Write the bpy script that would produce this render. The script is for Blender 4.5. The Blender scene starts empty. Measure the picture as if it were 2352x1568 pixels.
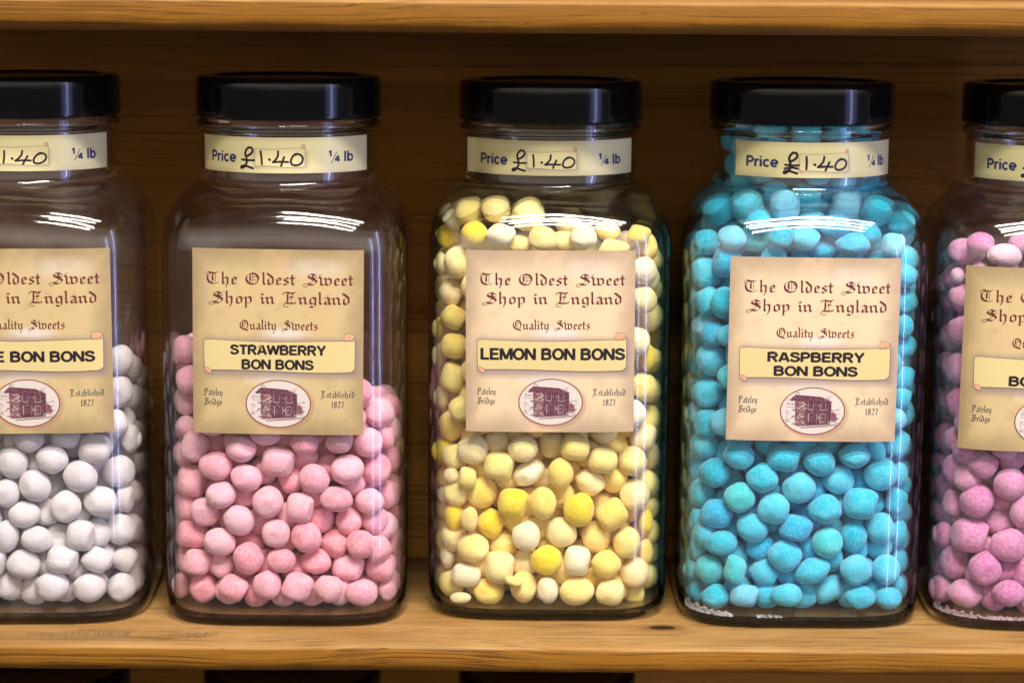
import bpy, bmesh, math, random
import numpy as np
from mathutils import Vector, Matrix, Euler

random.seed(7)
RNG = np.random.default_rng(11)
SC = bpy.context.scene
COL = SC.collection
R = math.radians

# ------------------------------------------------------------------ camera
PW, PH = 2352.0, 1568.0            # measuring grid used for reading the photograph
FPX, CAMD, CAMZ, PITCH, ROLL = 5337.0, 1.15, 0.3126, 9.02, 0.4
cam = bpy.data.cameras.new('camera')
cam.lens = 36.0 * FPX / PW
cam.sensor_width = 36.0
cam.clip_start, cam.clip_end = 0.01, 50
cam_ob = bpy.data.objects.new('camera', cam)
COL.objects.link(cam_ob)
_p, _r = R(PITCH), R(ROLL)
FW = Vector((0, math.cos(_p), -math.sin(_p)))
RT0, UP0 = Vector((1, 0, 0)), Vector((0, math.sin(_p), math.cos(_p)))
RT = RT0 * math.cos(_r) + UP0 * math.sin(_r)
UP = UP0 * math.cos(_r) - RT0 * math.sin(_r)
CP = Vector((-0.0006, -CAMD, CAMZ))
m3 = Matrix((RT, UP, -FW)).transposed().to_4x4()
cam_ob.matrix_world = Matrix.Translation(CP) @ m3
cam.dof.use_dof = True
cam.dof.focus_distance = 1.105
cam.dof.aperture_fstop = 6.3
SC.camera = cam_ob

# ------------------------------------------------------------------ world, lamps, exposure
world = bpy.data.worlds.new('World')
SC.world = world
world.use_nodes = True
bg = world.node_tree.nodes['Background']
# dim room all round, plus an added band of low frontal fill light
_t = world.node_tree
_geo = _t.nodes.new('ShaderNodeTexCoord')
_sep = _t.nodes.new('ShaderNodeSeparateXYZ')
_t.links.new(_geo.outputs['Generated'], _sep.inputs[0])


def _band(sock, lo, hi):
    n = _t.nodes.new('ShaderNodeMapRange')
    n.interpolation_type = 'SMOOTHSTEP'
    n.inputs[1].default_value, n.inputs[2].default_value = lo, hi
    _t.links.new(sock, n.inputs[0])
    return n.outputs[0]


def _mul(a, b):
    n = _t.nodes.new('ShaderNodeMath')
    n.operation = 'MULTIPLY'
    for k, v in ((0, a), (1, b)):
        if hasattr(v, 'is_output'): _t.links.new(v, n.inputs[k])
        else: n.inputs[k].default_value = v
    return n.outputs[0]


_add = _t.nodes.new('ShaderNodeMath')
_add.operation = 'ADD'
_t.links.new(_mul(_mul(_mul(_band(_sep.outputs[2], 0.0, 0.22), _band(_sep.outputs[2], 0.55, 0.18)), _band(_sep.outputs[1], -0.05, -0.55)), 1.9), _add.inputs[0])
_add.inputs[1].default_value = 0.24
bg.inputs[0].default_value = (1.0, 0.90, 0.80, 1)
_t.links.new(_add.outputs[0], bg.inputs[1])


def lamp(name, loc, target, sx, sy, power, color):
    l = bpy.data.lights.new(name, 'AREA')
    l.shape = 'RECTANGLE'
    l.size, l.size_y, l.energy, l.color = sx, sy, power, color
    o = bpy.data.objects.new(name, l)
    o.location = loc
    o.rotation_euler = (Vector(target) - Vector(loc)).to_track_quat('-Z', 'Y').to_euler()
    COL.objects.link(o)
    return o


WARM = (1.0, 0.94, 0.85)
# twin fluorescent tubes of the shop ceiling, further rows behind them
lamp('ceiling_tube', (0.30, -1.03, 1.62), (0.30, 0, 0.1), 1.10, 0.12, 48, WARM)
lamp('ceiling_tube', (0.36, -1.95, 2.15), (0.2, 0, 0.1), 1.5, 0.14, 72, WARM)

# the shop window, well to the right
lamp('shop_window', (1.75, -1.12, 0.25), (0, 0, 0.12), 0.55, 1.5, 9, (0.30, 0.38, 1.0))
lamp('window_gap', (1.68, -1.07, 0.25), (0, 0, 0.12), 0.05, 1.5, 6, (0.62, 0.66, 1.0))

SC.view_settings.view_transform = 'Standard'
SC.view_settings.look = 'None'
SC.view_settings.gamma = 1
SC.view_settings.use_curve_mapping = False
SC.view_settings.exposure = 0.0
cy = SC.cycles
cy.max_bounces = 24
cy.transmission_bounces = 16
cy.transparent_max_bounces = 24
cy.diffuse_bounces = 8
cy.glossy_bounces = 6
cy.caustics_refractive = True
cy.caustics_reflective = False
cy.blur_glossy = 0.6
cy.sample_clamp_indirect = 4.0
cy.use_denoising = True


# ------------------------------------------------------------------ helpers
def pix_at(u, v, Y):
    d = FW + RT * ((u - PW / 2) / FPX) + UP * ((PH / 2 - v) / FPX)
    return CP + d * ((Y - CP.y) / d.y)


def to_pix(P):
    d = Vector(P) - CP
    z = d.dot(FW)
    return PW / 2 + FPX * d.dot(RT) / z, PH / 2 - FPX * d.dot(UP) / z


def srgb(r, g, b):
    f = lambda c: c / 12.92 if c <= 0.04045 else ((c + 0.055) / 1.055) ** 2.4
    return (f(r / 255), f(g / 255), f(b / 255), 1)


def tag(o, label=None, cat=None, group=None, kind=None):
    if label: o['label'] = label
    if cat: o['category'] = cat
    if group: o['group'] = group
    if kind: o['kind'] = kind
    return o


def link(name, me, parent=None, loc=None):
    o = bpy.data.objects.new(name, me)
    COL.objects.link(o)
    if parent: o.parent = parent
    if loc is not None: o.location = loc
    return o


def mesh_from(name, verts, faces, mats, midx=None, smooth=False):
    me = bpy.data.meshes.new(name)
    me.from_pydata([tuple(v) for v in verts], [], faces)
    for m in mats: me.materials.append(m)
    if midx is not None: me.polygons.foreach_set('material_index', midx)
    if smooth: me.polygons.foreach_set('use_smooth', [True] * len(me.polygons))
    me.update()
    return me


class Nodes:
    """short-hand for building shader node trees"""
    def __init__(s, name):
        s.m = bpy.data.materials.new(name)
        s.m.use_nodes = True
        s.t = s.m.node_tree
        s.t.nodes.clear()
        s.out = s.t.nodes.new('ShaderNodeOutputMaterial')

    def n(s, kind, ins=None, **props):
        nd = s.t.nodes.new('ShaderNode' + kind)
        for k, v in props.items(): setattr(nd, k, v)
        for k, v in (ins or {}).items(): s.set(nd.inputs[k], v)
        return nd

    def set(s, sock, v):
        if hasattr(v, 'is_output'): s.t.links.new(v, sock)
        elif hasattr(v, 'outputs'): s.t.links.new(v.outputs[0], sock)
        else: sock.default_value = v

    def math(s, op, a, b=0.0, c=0.0, clamp=False):
        nd = s.t.nodes.new('ShaderNodeMath')
        nd.operation, nd.use_clamp = op, clamp
        for i, v in enumerate((a, b, c)):
            if i < len(nd.inputs): s.set(nd.inputs[i], v)
        return nd.outputs[0]

    def mix(s, f, a, b):
        nd = s.t.nodes.new('ShaderNodeMix')
        nd.data_type = 'RGBA'
        s.set(nd.inputs[0], f); s.set(nd.inputs[6], a); s.set(nd.inputs[7], b)
        return nd.outputs[2]

    def step(s, v, lo, hi, a=0.0, b=1.0):
        nd = s.t.nodes.new('ShaderNodeMapRange')
        nd.interpolation_type = 'SMOOTHSTEP'
        for k, x in ((0, v), (1, lo), (2, hi), (3, a), (4, b)): s.set(nd.inputs[k], x)
        return nd.outputs[0]

    def noise(s, vec, scale, detail=3.0, rough=0.55, dist=0.0):
        nd = s.n('TexNoise', {'Scale': scale, 'Detail': detail, 'Roughness': rough, 'Distortion': dist})
        if vec is not None: s.set(nd.inputs['Vector'], vec)
        return nd.outputs[0]

    def scaled(s, vec, sc, loc=(0, 0, 0)):
        return s.n('Mapping', {'Vector': vec, 'Scale': sc, 'Location': loc}).outputs[0]

    def done(s, shader):
        s.set(s.out.inputs['Surface'], shader)
        return s.m


def plain(name, col, rough=0.6, spec=0.3):
    N = Nodes(name)
    b = N.n('BsdfPrincipled', {'Base Color': col, 'Roughness': rough, 'Specular IOR Level': spec})
    return N.done(b)


# ------------------------------------------------------------------ materials
def wood_mat(name, light, dark, knots=(), grain=1.0, gloss=0.42, seed=0.0, spec=0.14, worn_lit=None):
    N = Nodes(name)
    co = N.n('TexCoord').outputs['Object']
    co = N.scaled(co, (1, 1, 1), (seed, seed * 0.37, seed * 0.11))
    slow = N.noise(N.scaled(co, (5, 12, 12)), 1.0, 2.0)
    # growth lines run along the board, drifting slowly and swerving round knots
    sep = N.n('SeparateXYZ', {0: co})
    drift = N.math('MULTIPLY', N.math('SUBTRACT', slow, 0.5), 0.016)
    yy = N.math('ADD', sep.outputs[1], N.math('MULTIPLY', drift, 1.3))
    zz = N.math('ADD', sep.outputs[2], drift)
    kd = None
    if knots:
        raw = N.n('TexCoord').outputs['Object']
        for (kx, ky, kz, ks) in knots:
            v = N.n('VectorMath', {0: raw, 1: (kx, ky, kz)}, operation='SUBTRACT').outputs[0]
            v = N.scaled(v, (0.5 / ks, 1.0 / ks, 1.0 / ks))
            d = N.n('VectorMath', {0: v}, operation='LENGTH').outputs['Value']
            kd = d if kd is None else N.math('MINIMUM', kd, d)
        bend = N.math('DIVIDE', 0.010, N.math('ADD', kd, 0.7))
        yy, zz = N.math('ADD', yy, bend), N.math('ADD', zz, bend)
    w = N.n('CombineXYZ', {0: sep.outputs[0], 1: yy, 2: zz}).outputs[0]
    late = N.noise(N.scaled(w, (1.8, 300 * grain, 950 * grain)), 1.0, 2.0, 0.55)
    line = N.math('MULTIPLY', N.step(late, 0.54, 0.61), N.step(N.noise(N.scaled(co, (12, 60, 60)), 1.0, 2), 0.3, 0.65, 0.35, 1.0))
    band = N.noise(N.scaled(w, (1.2, 70, 120)), 1.0, 3.0, 0.6)
    fine = N.noise(N.scaled(w, (22, 1200, 1800)), 1.0, 4.0, 0.65)
    mid = N.noise(N.scaled(w, (7, 420, 520)), 1.0, 4.0, 0.65)
    f = N.math('ADD', N.math('MULTIPLY', line, 0.72), N.math('MULTIPLY', N.step(band, 0.38, 0.70), 0.30))
    f = N.math('ADD', f, N.math('MULTIPLY', N.math('SUBTRACT', mid, 0.45), 0.55))
    f = N.math('ADD', f, N.math('MULTIPLY', N.math('SUBTRACT', fine, 0.5), 1.0), clamp=True)
    col = N.mix(f, light, dark)
    if worn_lit:  # upward faces paler: rubbed varnish, plus light from above painted into the colour
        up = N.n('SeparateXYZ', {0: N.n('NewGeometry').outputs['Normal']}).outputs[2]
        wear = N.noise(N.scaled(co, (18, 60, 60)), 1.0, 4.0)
        col = N.mix(N.math('MULTIPLY', N.step(up, 0.35, 0.9), N.step(wear, 0.2, 0.7, 0.35, 0.85)), col, N.mix(f, worn_lit, tuple(c * 0.62 for c in worn_lit[:3]) + (1,)))
    blot = N.noise(N.scaled(co, (9, 16, 16)), 1.0, 4.0)
    col = N.mix(N.step(blot, 0.35, 0.75, 0.0, 0.42), col, tuple(c * 0.62 for c in light[:3]) + (1,))
    # scattered short dents and dirt flecks
    fleck = N.noise(N.scaled(co, (110, 500, 500)), 1.0, 2.0)
    pale = N.noise(N.scaled(co, (70, 700, 700)), 1.0, 2.0)
    col = N.mix(N.step(pale, 0.69, 0.76, 0.0, 0.45), col, tuple(min(1, c * 1.7) for c in light[:3]) + (1,))
    col = N.mix(N.step(fleck, 0.69, 0.76, 0.0, 0.6), col, tuple(c * 0.4 for c in dark[:3]) + (1,))
    if knots:
        core = N.step(kd, 0.95, 1.15, 1.0, 0.0)
        halo = N.step(kd, 1.0, 2.6, 0.55, 0.0)
        col = N.mix(halo, col, tuple(c * 0.75 for c in dark[:3]) + (1,))
        col = N.mix(core, col, (0.030, 0.012, 0.005, 1))
    hgt = N.math('ADD', N.math('MULTIPLY', fine, 0.5), N.math('MULTIPLY', line, -0.5))
    bump = N.n('Bump', {'Strength': 0.5, 'Distance': 0.0006, 'Height': hgt}).outputs[0]
    rough = N.math('ADD', gloss, N.math('MULTIPLY', mid, 0.25))
    return N.done(N.n('BsdfPrincipled', {'Base Color': col, 'Roughness': rough, 'Normal': bump, 'Specular IOR Level': spec}))


def glass_mat(name, tint, dust, powder, edge=(0.50, 0.47, 0.44, 1)):
    """jar glass: flat walls carry light straight through, curved parts refract"""
    N = Nodes(name)
    geo = N.n('NewGeometry')
    co = N.n('TexCoord').outputs['Object']
    wavy = N.math('ADD', N.noise(co, 45, 1), N.math('MULTIPLY', N.noise(N.scaled(co, (60, 60, 240)), 1.0, 1), 0.12))
    ripple = N.n('Bump', {'Strength': 0.14, 'Distance': 0.0012, 'Height': wavy}).outputs[0]
    facing = N.n('LayerWeight', {'Blend': 0.5}).outputs['Facing']
    fr = N.math('ADD', 0.04, N.math('MULTIPLY', 0.96, N.math('POWER', facing, 5.0)))
    # light crossing the wall edge-on travels further through the glass and is tinted more
    long_way = N.mix(N.step(facing, 0.42, 1.0), tint, edge)
    thin = N.n('MixShader', {0: fr, 1: N.n('BsdfTransparent', {'Color': long_way}), 2: N.n('BsdfGlossy', {'Color': (1, 1, 1, 1), 'Roughness': 0.065, 'Normal': ripple})})
    thick = N.n('BsdfGlass', {'Color': tint, 'Roughness': 0.0, 'IOR': 1.48})
    att = N.n('Attribute', attribute_name='bend').outputs['Fac']
    gl = N.n('MixShader', {0: att, 1: thin, 2: thick})
    n1 = N.noise(co, 55, 4, 0.65)
    n2 = N.noise(co, 1500, 2, 0.6)
    n3 = N.noise(N.scaled(co, (900, 900, 40)), 1.0, 2)
    spots = N.step(n2, 0.66, 0.74)
    film = N.math('ADD', N.math('MULTIPLY', N.step(n1, 0.45, 0.8), 0.5), N.math('MULTIPLY', N.step(n3, 0.5, 0.8), 0.25))
    d = N.math('ADD', N.math('MULTIPLY', film, dust), N.math('MULTIPLY', N.math('MULTIPLY', spots, N.step(n1, 0.42, 0.62)), dust * 6.0), clamp=True)
    dif = N.n('BsdfDiffuse', {'Color': powder})
    return N.done(N.n('MixShader', {0: d, 1: gl, 2: dif}))


def candy_mat(name, powder_col, powder, deep, speck):
    N = Nodes(name)
    oi = N.n('ObjectInfo')
    co = N.n('VectorMath', {0: N.n('TexCoord').outputs['Object'],
                            1: N.n('VectorMath', {0: (3.1, 1.7, 2.3), 'Scale': oi.outputs['Random']}, operation='SCALE').outputs[0]}, operation='ADD').outputs[0]
    big = N.noise(co, 130, 3, 0.6)
    patch = N.noise(co, 560, 4, 0.72, 0.5)
    fine = N.noise(co, 1900, 3, 0.7)
    base = oi.outputs['Color']
    col = N.mix(N.step(big, 0.36, 0.68, 0.0, deep), base, N.n('HueSaturation', {'Saturation': 1.35, 'Value': 0.86, 'Color': base}).outputs[0])
    col = N.mix(N.step(patch, 0.42, 0.62, 0.0, min(1.0, powder * 1.5)), col, powder_col)
    col = N.mix(N.step(fine, 0.56, 0.68, 0.0, speck * 1.3), col, N.n('HueSaturation', {'Saturation': 1.25, 'Value': 0.78, 'Color': base}).outputs[0])
    h = N.math('ADD', N.math('MULTIPLY', fine, 0.35), N.math('ADD', N.math('MULTIPLY', patch, 0.8), big))
    bump = N.n('Bump', {'Strength': 0.9, 'Distance': 0.0006, 'Height': h}).outputs[0]
    return N.done(N.n('BsdfPrincipled', {'Base Color': col, 'Roughness': 0.95, 'Specular IOR Level': 0.05, 'Normal': bump,
                                         'Sheen Weight': 0.35, 'Sheen Roughness': 0.5}))


def lid_mat():
    N = Nodes('black_plastic')
    co = N.n('TexCoord').outputs['Object']
    n = N.noise(N.scaled(co, (30, 30, 400)), 1.0, 3)
    s = N.noise(N.scaled(co, (90, 90, 900)), 1.0, 2)
    dustn = N.noise(co, 2200, 2)
    bump = N.n('Bump', {'Strength': 0.10, 'Distance': 0.0005, 'Height': n}).outputs[0]
    col = N.mix(N.step(s, 0.62, 0.75, 0.0, 0.25), (0.0035, 0.0035, 0.004, 1), (0.012, 0.012, 0.013, 1))
    col = N.mix(N.step(dustn, 0.70, 0.78, 0.0, 0.4), col, (0.08, 0.08, 0.08, 1))
    return N.done(N.n('BsdfPrincipled', {'Base Color': col, 'Roughness': N.math('ADD', 0.07, N.math('MULTIPLY', s, 0.10)), 'Normal': bump, 'Specular IOR Level': 0.24}))


def rect_dist(N, u, v, x0, y0, x1, y1):
    """distance outside a box in label coordinates (0 inside)"""
    dx = N.math('MAXIMUM', N.math('SUBTRACT', x0, u), N.math('SUBTRACT', u, x1))
    dy = N.math('MAXIMUM', N.math('SUBTRACT', y0, v), N.math('SUBTRACT', v, y1))
    dx, dy = N.math('MAXIMUM', dx, 0.0), N.math('MAXIMUM', dy, 0.0)
    return N.math('SQRT', N.math('ADD', N.math('MULTIPLY', dx, dx), N.math('MULTIPLY', dy, dy)))


def paper_mat(name, centre, edge):
    """printed parchment: browned border, pale clouds and the drop shadow that is printed round the scroll"""
    N = Nodes(name)
    sep = N.n('SeparateXYZ', {0: N.n('Attribute', attribute_name='lab').outputs['Vector']})
    u, v = sep.outputs[0], sep.outputs[1]
    e = N.math('MINIMUM', N.math('MINIMUM', u, N.math('SUBTRACT', 1.0, u)), N.math('MINIMUM', v, N.math('SUBTRACT', 1.0, v)))
    vec = N.n('CombineXYZ', {0: u, 1: v, 2: 0.0}).outputs[0]
    cloud = N.noise(vec, 3.2, 3)
    e = N.math('ADD', e, N.math('MULTIPLY', N.math('SUBTRACT', cloud, 0.5), 0.15))
    col = N.mix(N.step(e, -0.03, 0.16), edge, centre)
    col = N.mix(N.step(cloud, 0.5, 0.72, 0.0, 0.5), col, tuple(min(1, a * b) for a, b in zip(centre[:3], (1.10, 0.93, 0.88))) + (1,))
    for (cx, cy_, rx, ry, a) in ((0.54, 0.455, 0.20, 0.05, 0.75), (0.47, 0.70, 0.24, 0.06, 0.5), (0.72, 0.10, 0.26, 0.08, 0.35)):
        d = N.math('SQRT', N.math('ADD', N.math('POWER', N.math('DIVIDE', N.math('SUBTRACT', u, cx), rx), 2.0),
                                  N.math('POWER', N.math('DIVIDE', N.math('SUBTRACT', v, cy_), ry), 2.0)))
        col = N.mix(N.step(d, 0.15, 1.0, a, 0.0), col, (0.57, 0.52, 0.50, 1))
    sd = rect_dist(N, u, v, 0.10, 0.51, 0.945, 0.662)
    col = N.mix(N.step(sd, 0.0, 0.058, 0.72, 0.0), col, (0.16, 0.12, 0.14, 1))
    ex, ey = N.math('DIVIDE', N.math('SUBTRACT', u, 0.515), 0.198), N.math('DIVIDE', N.math('SUBTRACT', v, 0.845), 0.135)
    ed = N.math('SQRT', N.math('ADD', N.math('MULTIPLY', ex, ex), N.math('MULTIPLY', ey, ey)))
    col = N.mix(N.step(ed, 0.96, 1.08, 0.5, 0.0), col, (0.26, 0.14, 0.10, 1))
    grainy = N.noise(vec, 170, 2, 0.7)
    age = N.noise(vec, 9, 4, 0.6)
    col = N.mix(N.step(age, 0.48, 0.75, 0.0, 0.38), col, edge)
    col = N.mix(N.step(grainy, 0.35, 0.75, 0.0, 0.16), col, edge)
    return N.done(N.n('BsdfPrincipled', {'Base Color': col, 'Roughness': 0.42, 'Specular IOR Level': 0.4}))


def strip_mat():
    N = Nodes('price_paper')
    sep = N.n('SeparateXYZ', {0: N.n('Attribute', attribute_name='lab').outputs['Vector']})
    u, v = sep.outputs[0], sep.outputs[1]
    e = N.math('MINIMUM', N.math('MULTIPLY', N.math('MINIMUM', u, N.math('SUBTRACT', 1.0, u)), 4.0), N.math('MINIMUM', v, N.math('SUBTRACT', 1.0, v)))
    col = N.mix(N.step(e, -0.05, 0.2), (0.46, 0.40, 0.22, 1), (0.61, 0.545, 0.275, 1))
    sd = rect_dist(N, N.math('MULTIPLY', u, 5.4), v, 5.4 * 0.380, 0.46, 5.4 * 0.612, 0.78)
    col = N.mix(N.step(sd, 0.0, 0.20, 0.62, 0.0), col, (0.22, 0.17, 0.18, 1))
    col = N.mix(N.step(u, 0.55, 0.9, 0.0, 0.7), col, (0.62, 0.565, 0.38, 1))
    return N.done(N.n('BsdfPrincipled', {'Base Color': col, 'Roughness': 0.35, 'Specular IOR Level': 0.45}))


M = {}
M['lid'] = lid_mat()
M['title'] = plain('maroon_ink', (0.085, 0.009, 0.015, 1), 0.5)
M['title_hi'] = plain('rust_ink', (0.17, 0.040, 0.030, 1), 0.5)
M['black'] = plain('black_ink', (0.014, 0.008, 0.012, 1), 0.45)
M['slate'] = plain('slate_ink', (0.028, 0.032, 0.050, 1), 0.5)
M['navy'] = plain('navy_ink', (0.025, 0.028, 0.105, 1), 0.45)
M['pen'] = plain('felt_pen', (0.020, 0.008, 0.020, 1), 0.4)
M['scroll'] = plain('scroll_yellow', (0.50, 0.40, 0.185, 1), 0.45)
M['scroll_pale'] = plain('scroll_cream', (0.60, 0.52, 0.27, 1), 0.45)
M['curl'] = plain('scroll_curl_red', (0.50, 0.24, 0.14, 1), 0.45)
M['curl_pale'] = plain('scroll_curl_peach', (0.56, 0.30, 0.18, 1), 0.45)
M['line'] = plain('scroll_outline', (0.13, 0.09, 0.09, 1), 0.5)
M['ring'] = plain('emblem_ring', (0.20, 0.040, 0.030, 1), 0.45)
M['oval'] = plain('emblem_ground', (0.50, 0.435, 0.40, 1), 0.45)
M['house'] = plain('engraving_ink', (0.085, 0.026, 0.045, 1), 0.5)
M['house_mid'] = plain('engraving_tone', (0.20, 0.085, 0.095, 1), 0.5)
M['house_pale'] = plain('engraving_pale', (0.27, 0.20, 0.19, 1), 0.5)
M['house_lt'] = plain('engraving_light', (0.36, 0.31, 0.28, 1), 0.5)
M['stain'] = plain('brown_stain', (0.22, 0.11, 0.02, 1), 0.6)
M['strip'] = strip_mat()
M['paper'] = paper_mat('label_paper', (0.455, 0.340, 0.170, 1), (0.265, 0.190, 0.095, 1))
M['paper_pale'] = paper_mat('label_paper_pale', (0.575, 0.435, 0.280, 1), (0.34, 0.24, 0.155, 1))

# ------------------------------------------------------------------ shelves
PINE_L, PINE_D, WORN_LIT = (0.235, 0.098, 0.0095, 1), (0.070, 0.025, 0.0030, 1), (0.43, 0.255, 0.098, 1)
M['pine'] = wood_mat('varnished_pine', PINE_L, PINE_D, knots=[(0.0735, -0.0540, -0.0018, 0.0030)], seed=0.0, worn_lit=WORN_LIT)
M['pine_b'] = wood_mat('varnished_pine_above', (0.200, 0.082, 0.0080, 1), (0.072, 0.026, 0.0030, 1), knots=[], seed=3.7, worn_lit=WORN_LIT)
M['back'] = wood_mat('stained_back_panel', (0.315, 0.140, 0.0270, 1), (0.140, 0.058, 0.0100, 1), knots=[], grain=0.7, gloss=0.65, seed=1.9, spec=0.08)
M['mark'] = plain('grey_scuff', (0.16, 0.10, 0.06, 1), 0.8)

NOSE_Y, BACK_Y, Z0 = -0.0905, 0.082, -0.0018


def board(name, top, thick, mat, seed, parent):
    """a board with a rubbed, rounded and slightly uneven nose"""
    rr = random.Random(seed)
    xs = [-0.62 + i * 0.004 for i in range(311)]
    ph = [rr.uniform(0, 6.28) for _ in range(8)]
    wob = lambda x, k, f: math.sin(x * f + ph[k]) * 0.6 + math.sin(x * f * 2.7 + ph[(k + 3) % 8]) * 0.4
    verts, faces = [], []
    for x in xs:
        a = 0.0007 * wob(x, 0, 17) + 0.00025 * wob(x, 5, 71)
        b = 0.0009 * wob(x, 1, 13) + 0.0004 * wob(x, 4, 83)
        t = 0.0004 * wob(x, 2, 23)
        y0 = NOSE_Y + a
        prof = [(BACK_Y - 0.0005, top), (-0.02, top), (y0 + 0.012, top), (y0 + 0.0032, top - 0.0001 + t * 0.3), (y0 + 0.0014, top - 0.0005 + t * 0.6),
                (y0 + 0.0004, top - 0.0012 + t * 0.6), (y0 + 0.0001, top - 0.0022), (y0, top - thick * 0.5), (y0 + 0.0002, top - thick + 0.0044 + b),
                (y0 + 0.0016, top - thick + 0.0026 + b), (y0 + 0.0048, top - thick + 0.0007 + b * 0.3), (y0 + 0.010, top - thick), (0.0, top - thick), (BACK_Y - 0.0005, top - thick)]
        verts += [(x, y, z) for y, z in prof]
    k = 14
    for i in range(len(xs) - 1):
        for j in range(k):
            faces.append((i * k + j, (i + 1) * k + j, (i + 1) * k + (j + 1) % k, i * k + (j + 1) % k))
    faces += [tuple(range(k)), tuple(reversed(range((len(xs) - 1) * k, len(xs) * k)))]
    me = mesh_from(name, verts, faces, [mat, M['mark']], smooth=True)
    return link(name, me, parent)


SHELF_GAP, THICK = 0.3016, 0.0136
shelves = link('wooden_shelves', None)
tag(shelves, 'varnished pine shelves with a dark stained back panel holding the sweet jars', 'shelves')
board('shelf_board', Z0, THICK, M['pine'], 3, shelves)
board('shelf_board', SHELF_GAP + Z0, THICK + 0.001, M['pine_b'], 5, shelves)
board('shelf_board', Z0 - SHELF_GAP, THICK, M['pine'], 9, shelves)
bm = bmesh.new()
bmesh.ops.create_cube(bm, size=1, matrix=Matrix.Translation((0, BACK_Y + 0.006, 0.0)) @ Matrix.Diagonal((1.24, 0.012, 1.1, 1)))
me = bpy.data.meshes.new('back_panel'); bm.to_mesh(me); bm.free(); me.materials.append(M['back'])
link('back_panel', me, shelves)


def on_plane(u, v, z):
    d = FW + RT * ((u - PW / 2) / FPX) + UP * ((PH / 2 - v) / FPX)
    return CP + d * ((z - CP.z) / d.z)


# rubbed ink ticks on the worn top of the shelf
rr = random.Random(8)
V, Fc = [], []
for u0, u1, vm, n in ((62, 300, 1455, 46), (386, 500, 1457, 20)):
    for i in range(n):
        u = u0 + (u1 - u0) * (i + rr.uniform(-0.3, 0.3)) / n
        p, q = on_plane(u, vm + rr.uniform(2, 6), Z0), on_plane(u + rr.uniform(3, 6), vm - rr.uniform(2, 6), Z0)
        w = rr.uniform(0.00012, 0.0003)
        b = len(V)
        V += [(p.x - w, p.y, Z0 + 0.00025), (p.x + w, p.y, Z0 + 0.00025), (q.x + w, q.y, Z0 + 0.00025), (q.x - w, q.y, Z0 + 0.00025)]
        Fc.append((b, b + 1, b + 2, b + 3))
link('ink_rubbing', mesh_from('ink_rubbing', V, Fc, [M['mark']]), shelves)

# ------------------------------------------------------------------ jar glass and lid
HW, HN = 0.060, 4.6          # half width and squareness of the body
WALL = 0.0028
NECK = 0.0430


def sq(theta, a, n):
    c, s = abs(math.cos(theta)), abs(math.sin(theta))
    return a / (c ** n + s ** n) ** (1 / n)


def yfront(x, a=HW, n=HN):
    x = min(abs(x), a * 0.999)
    return (a ** n - x ** n) ** (1 / n)


def smooth_curve(pts, sub):
    """Catmull-Rom through (q, z) points"""
    out = []
    for i in range(len(pts) - 1):
        p0, p1, p2, p3 = pts[max(i - 1, 0)], pts[i], pts[i + 1], pts[min(i + 2, len(pts) - 1)]
        for k in range(sub):
            t = k / sub
            out.append(tuple(0.5 * (2 * b + (c - a) * t + (2 * a - 5 * b + 4 * c - d) * t * t + (3 * b - a - 3 * c + d) * t ** 3) for a, b, c, d in zip(p0, p1, p2, p3)))
    out.append(pts[-1])
    return out


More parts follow.
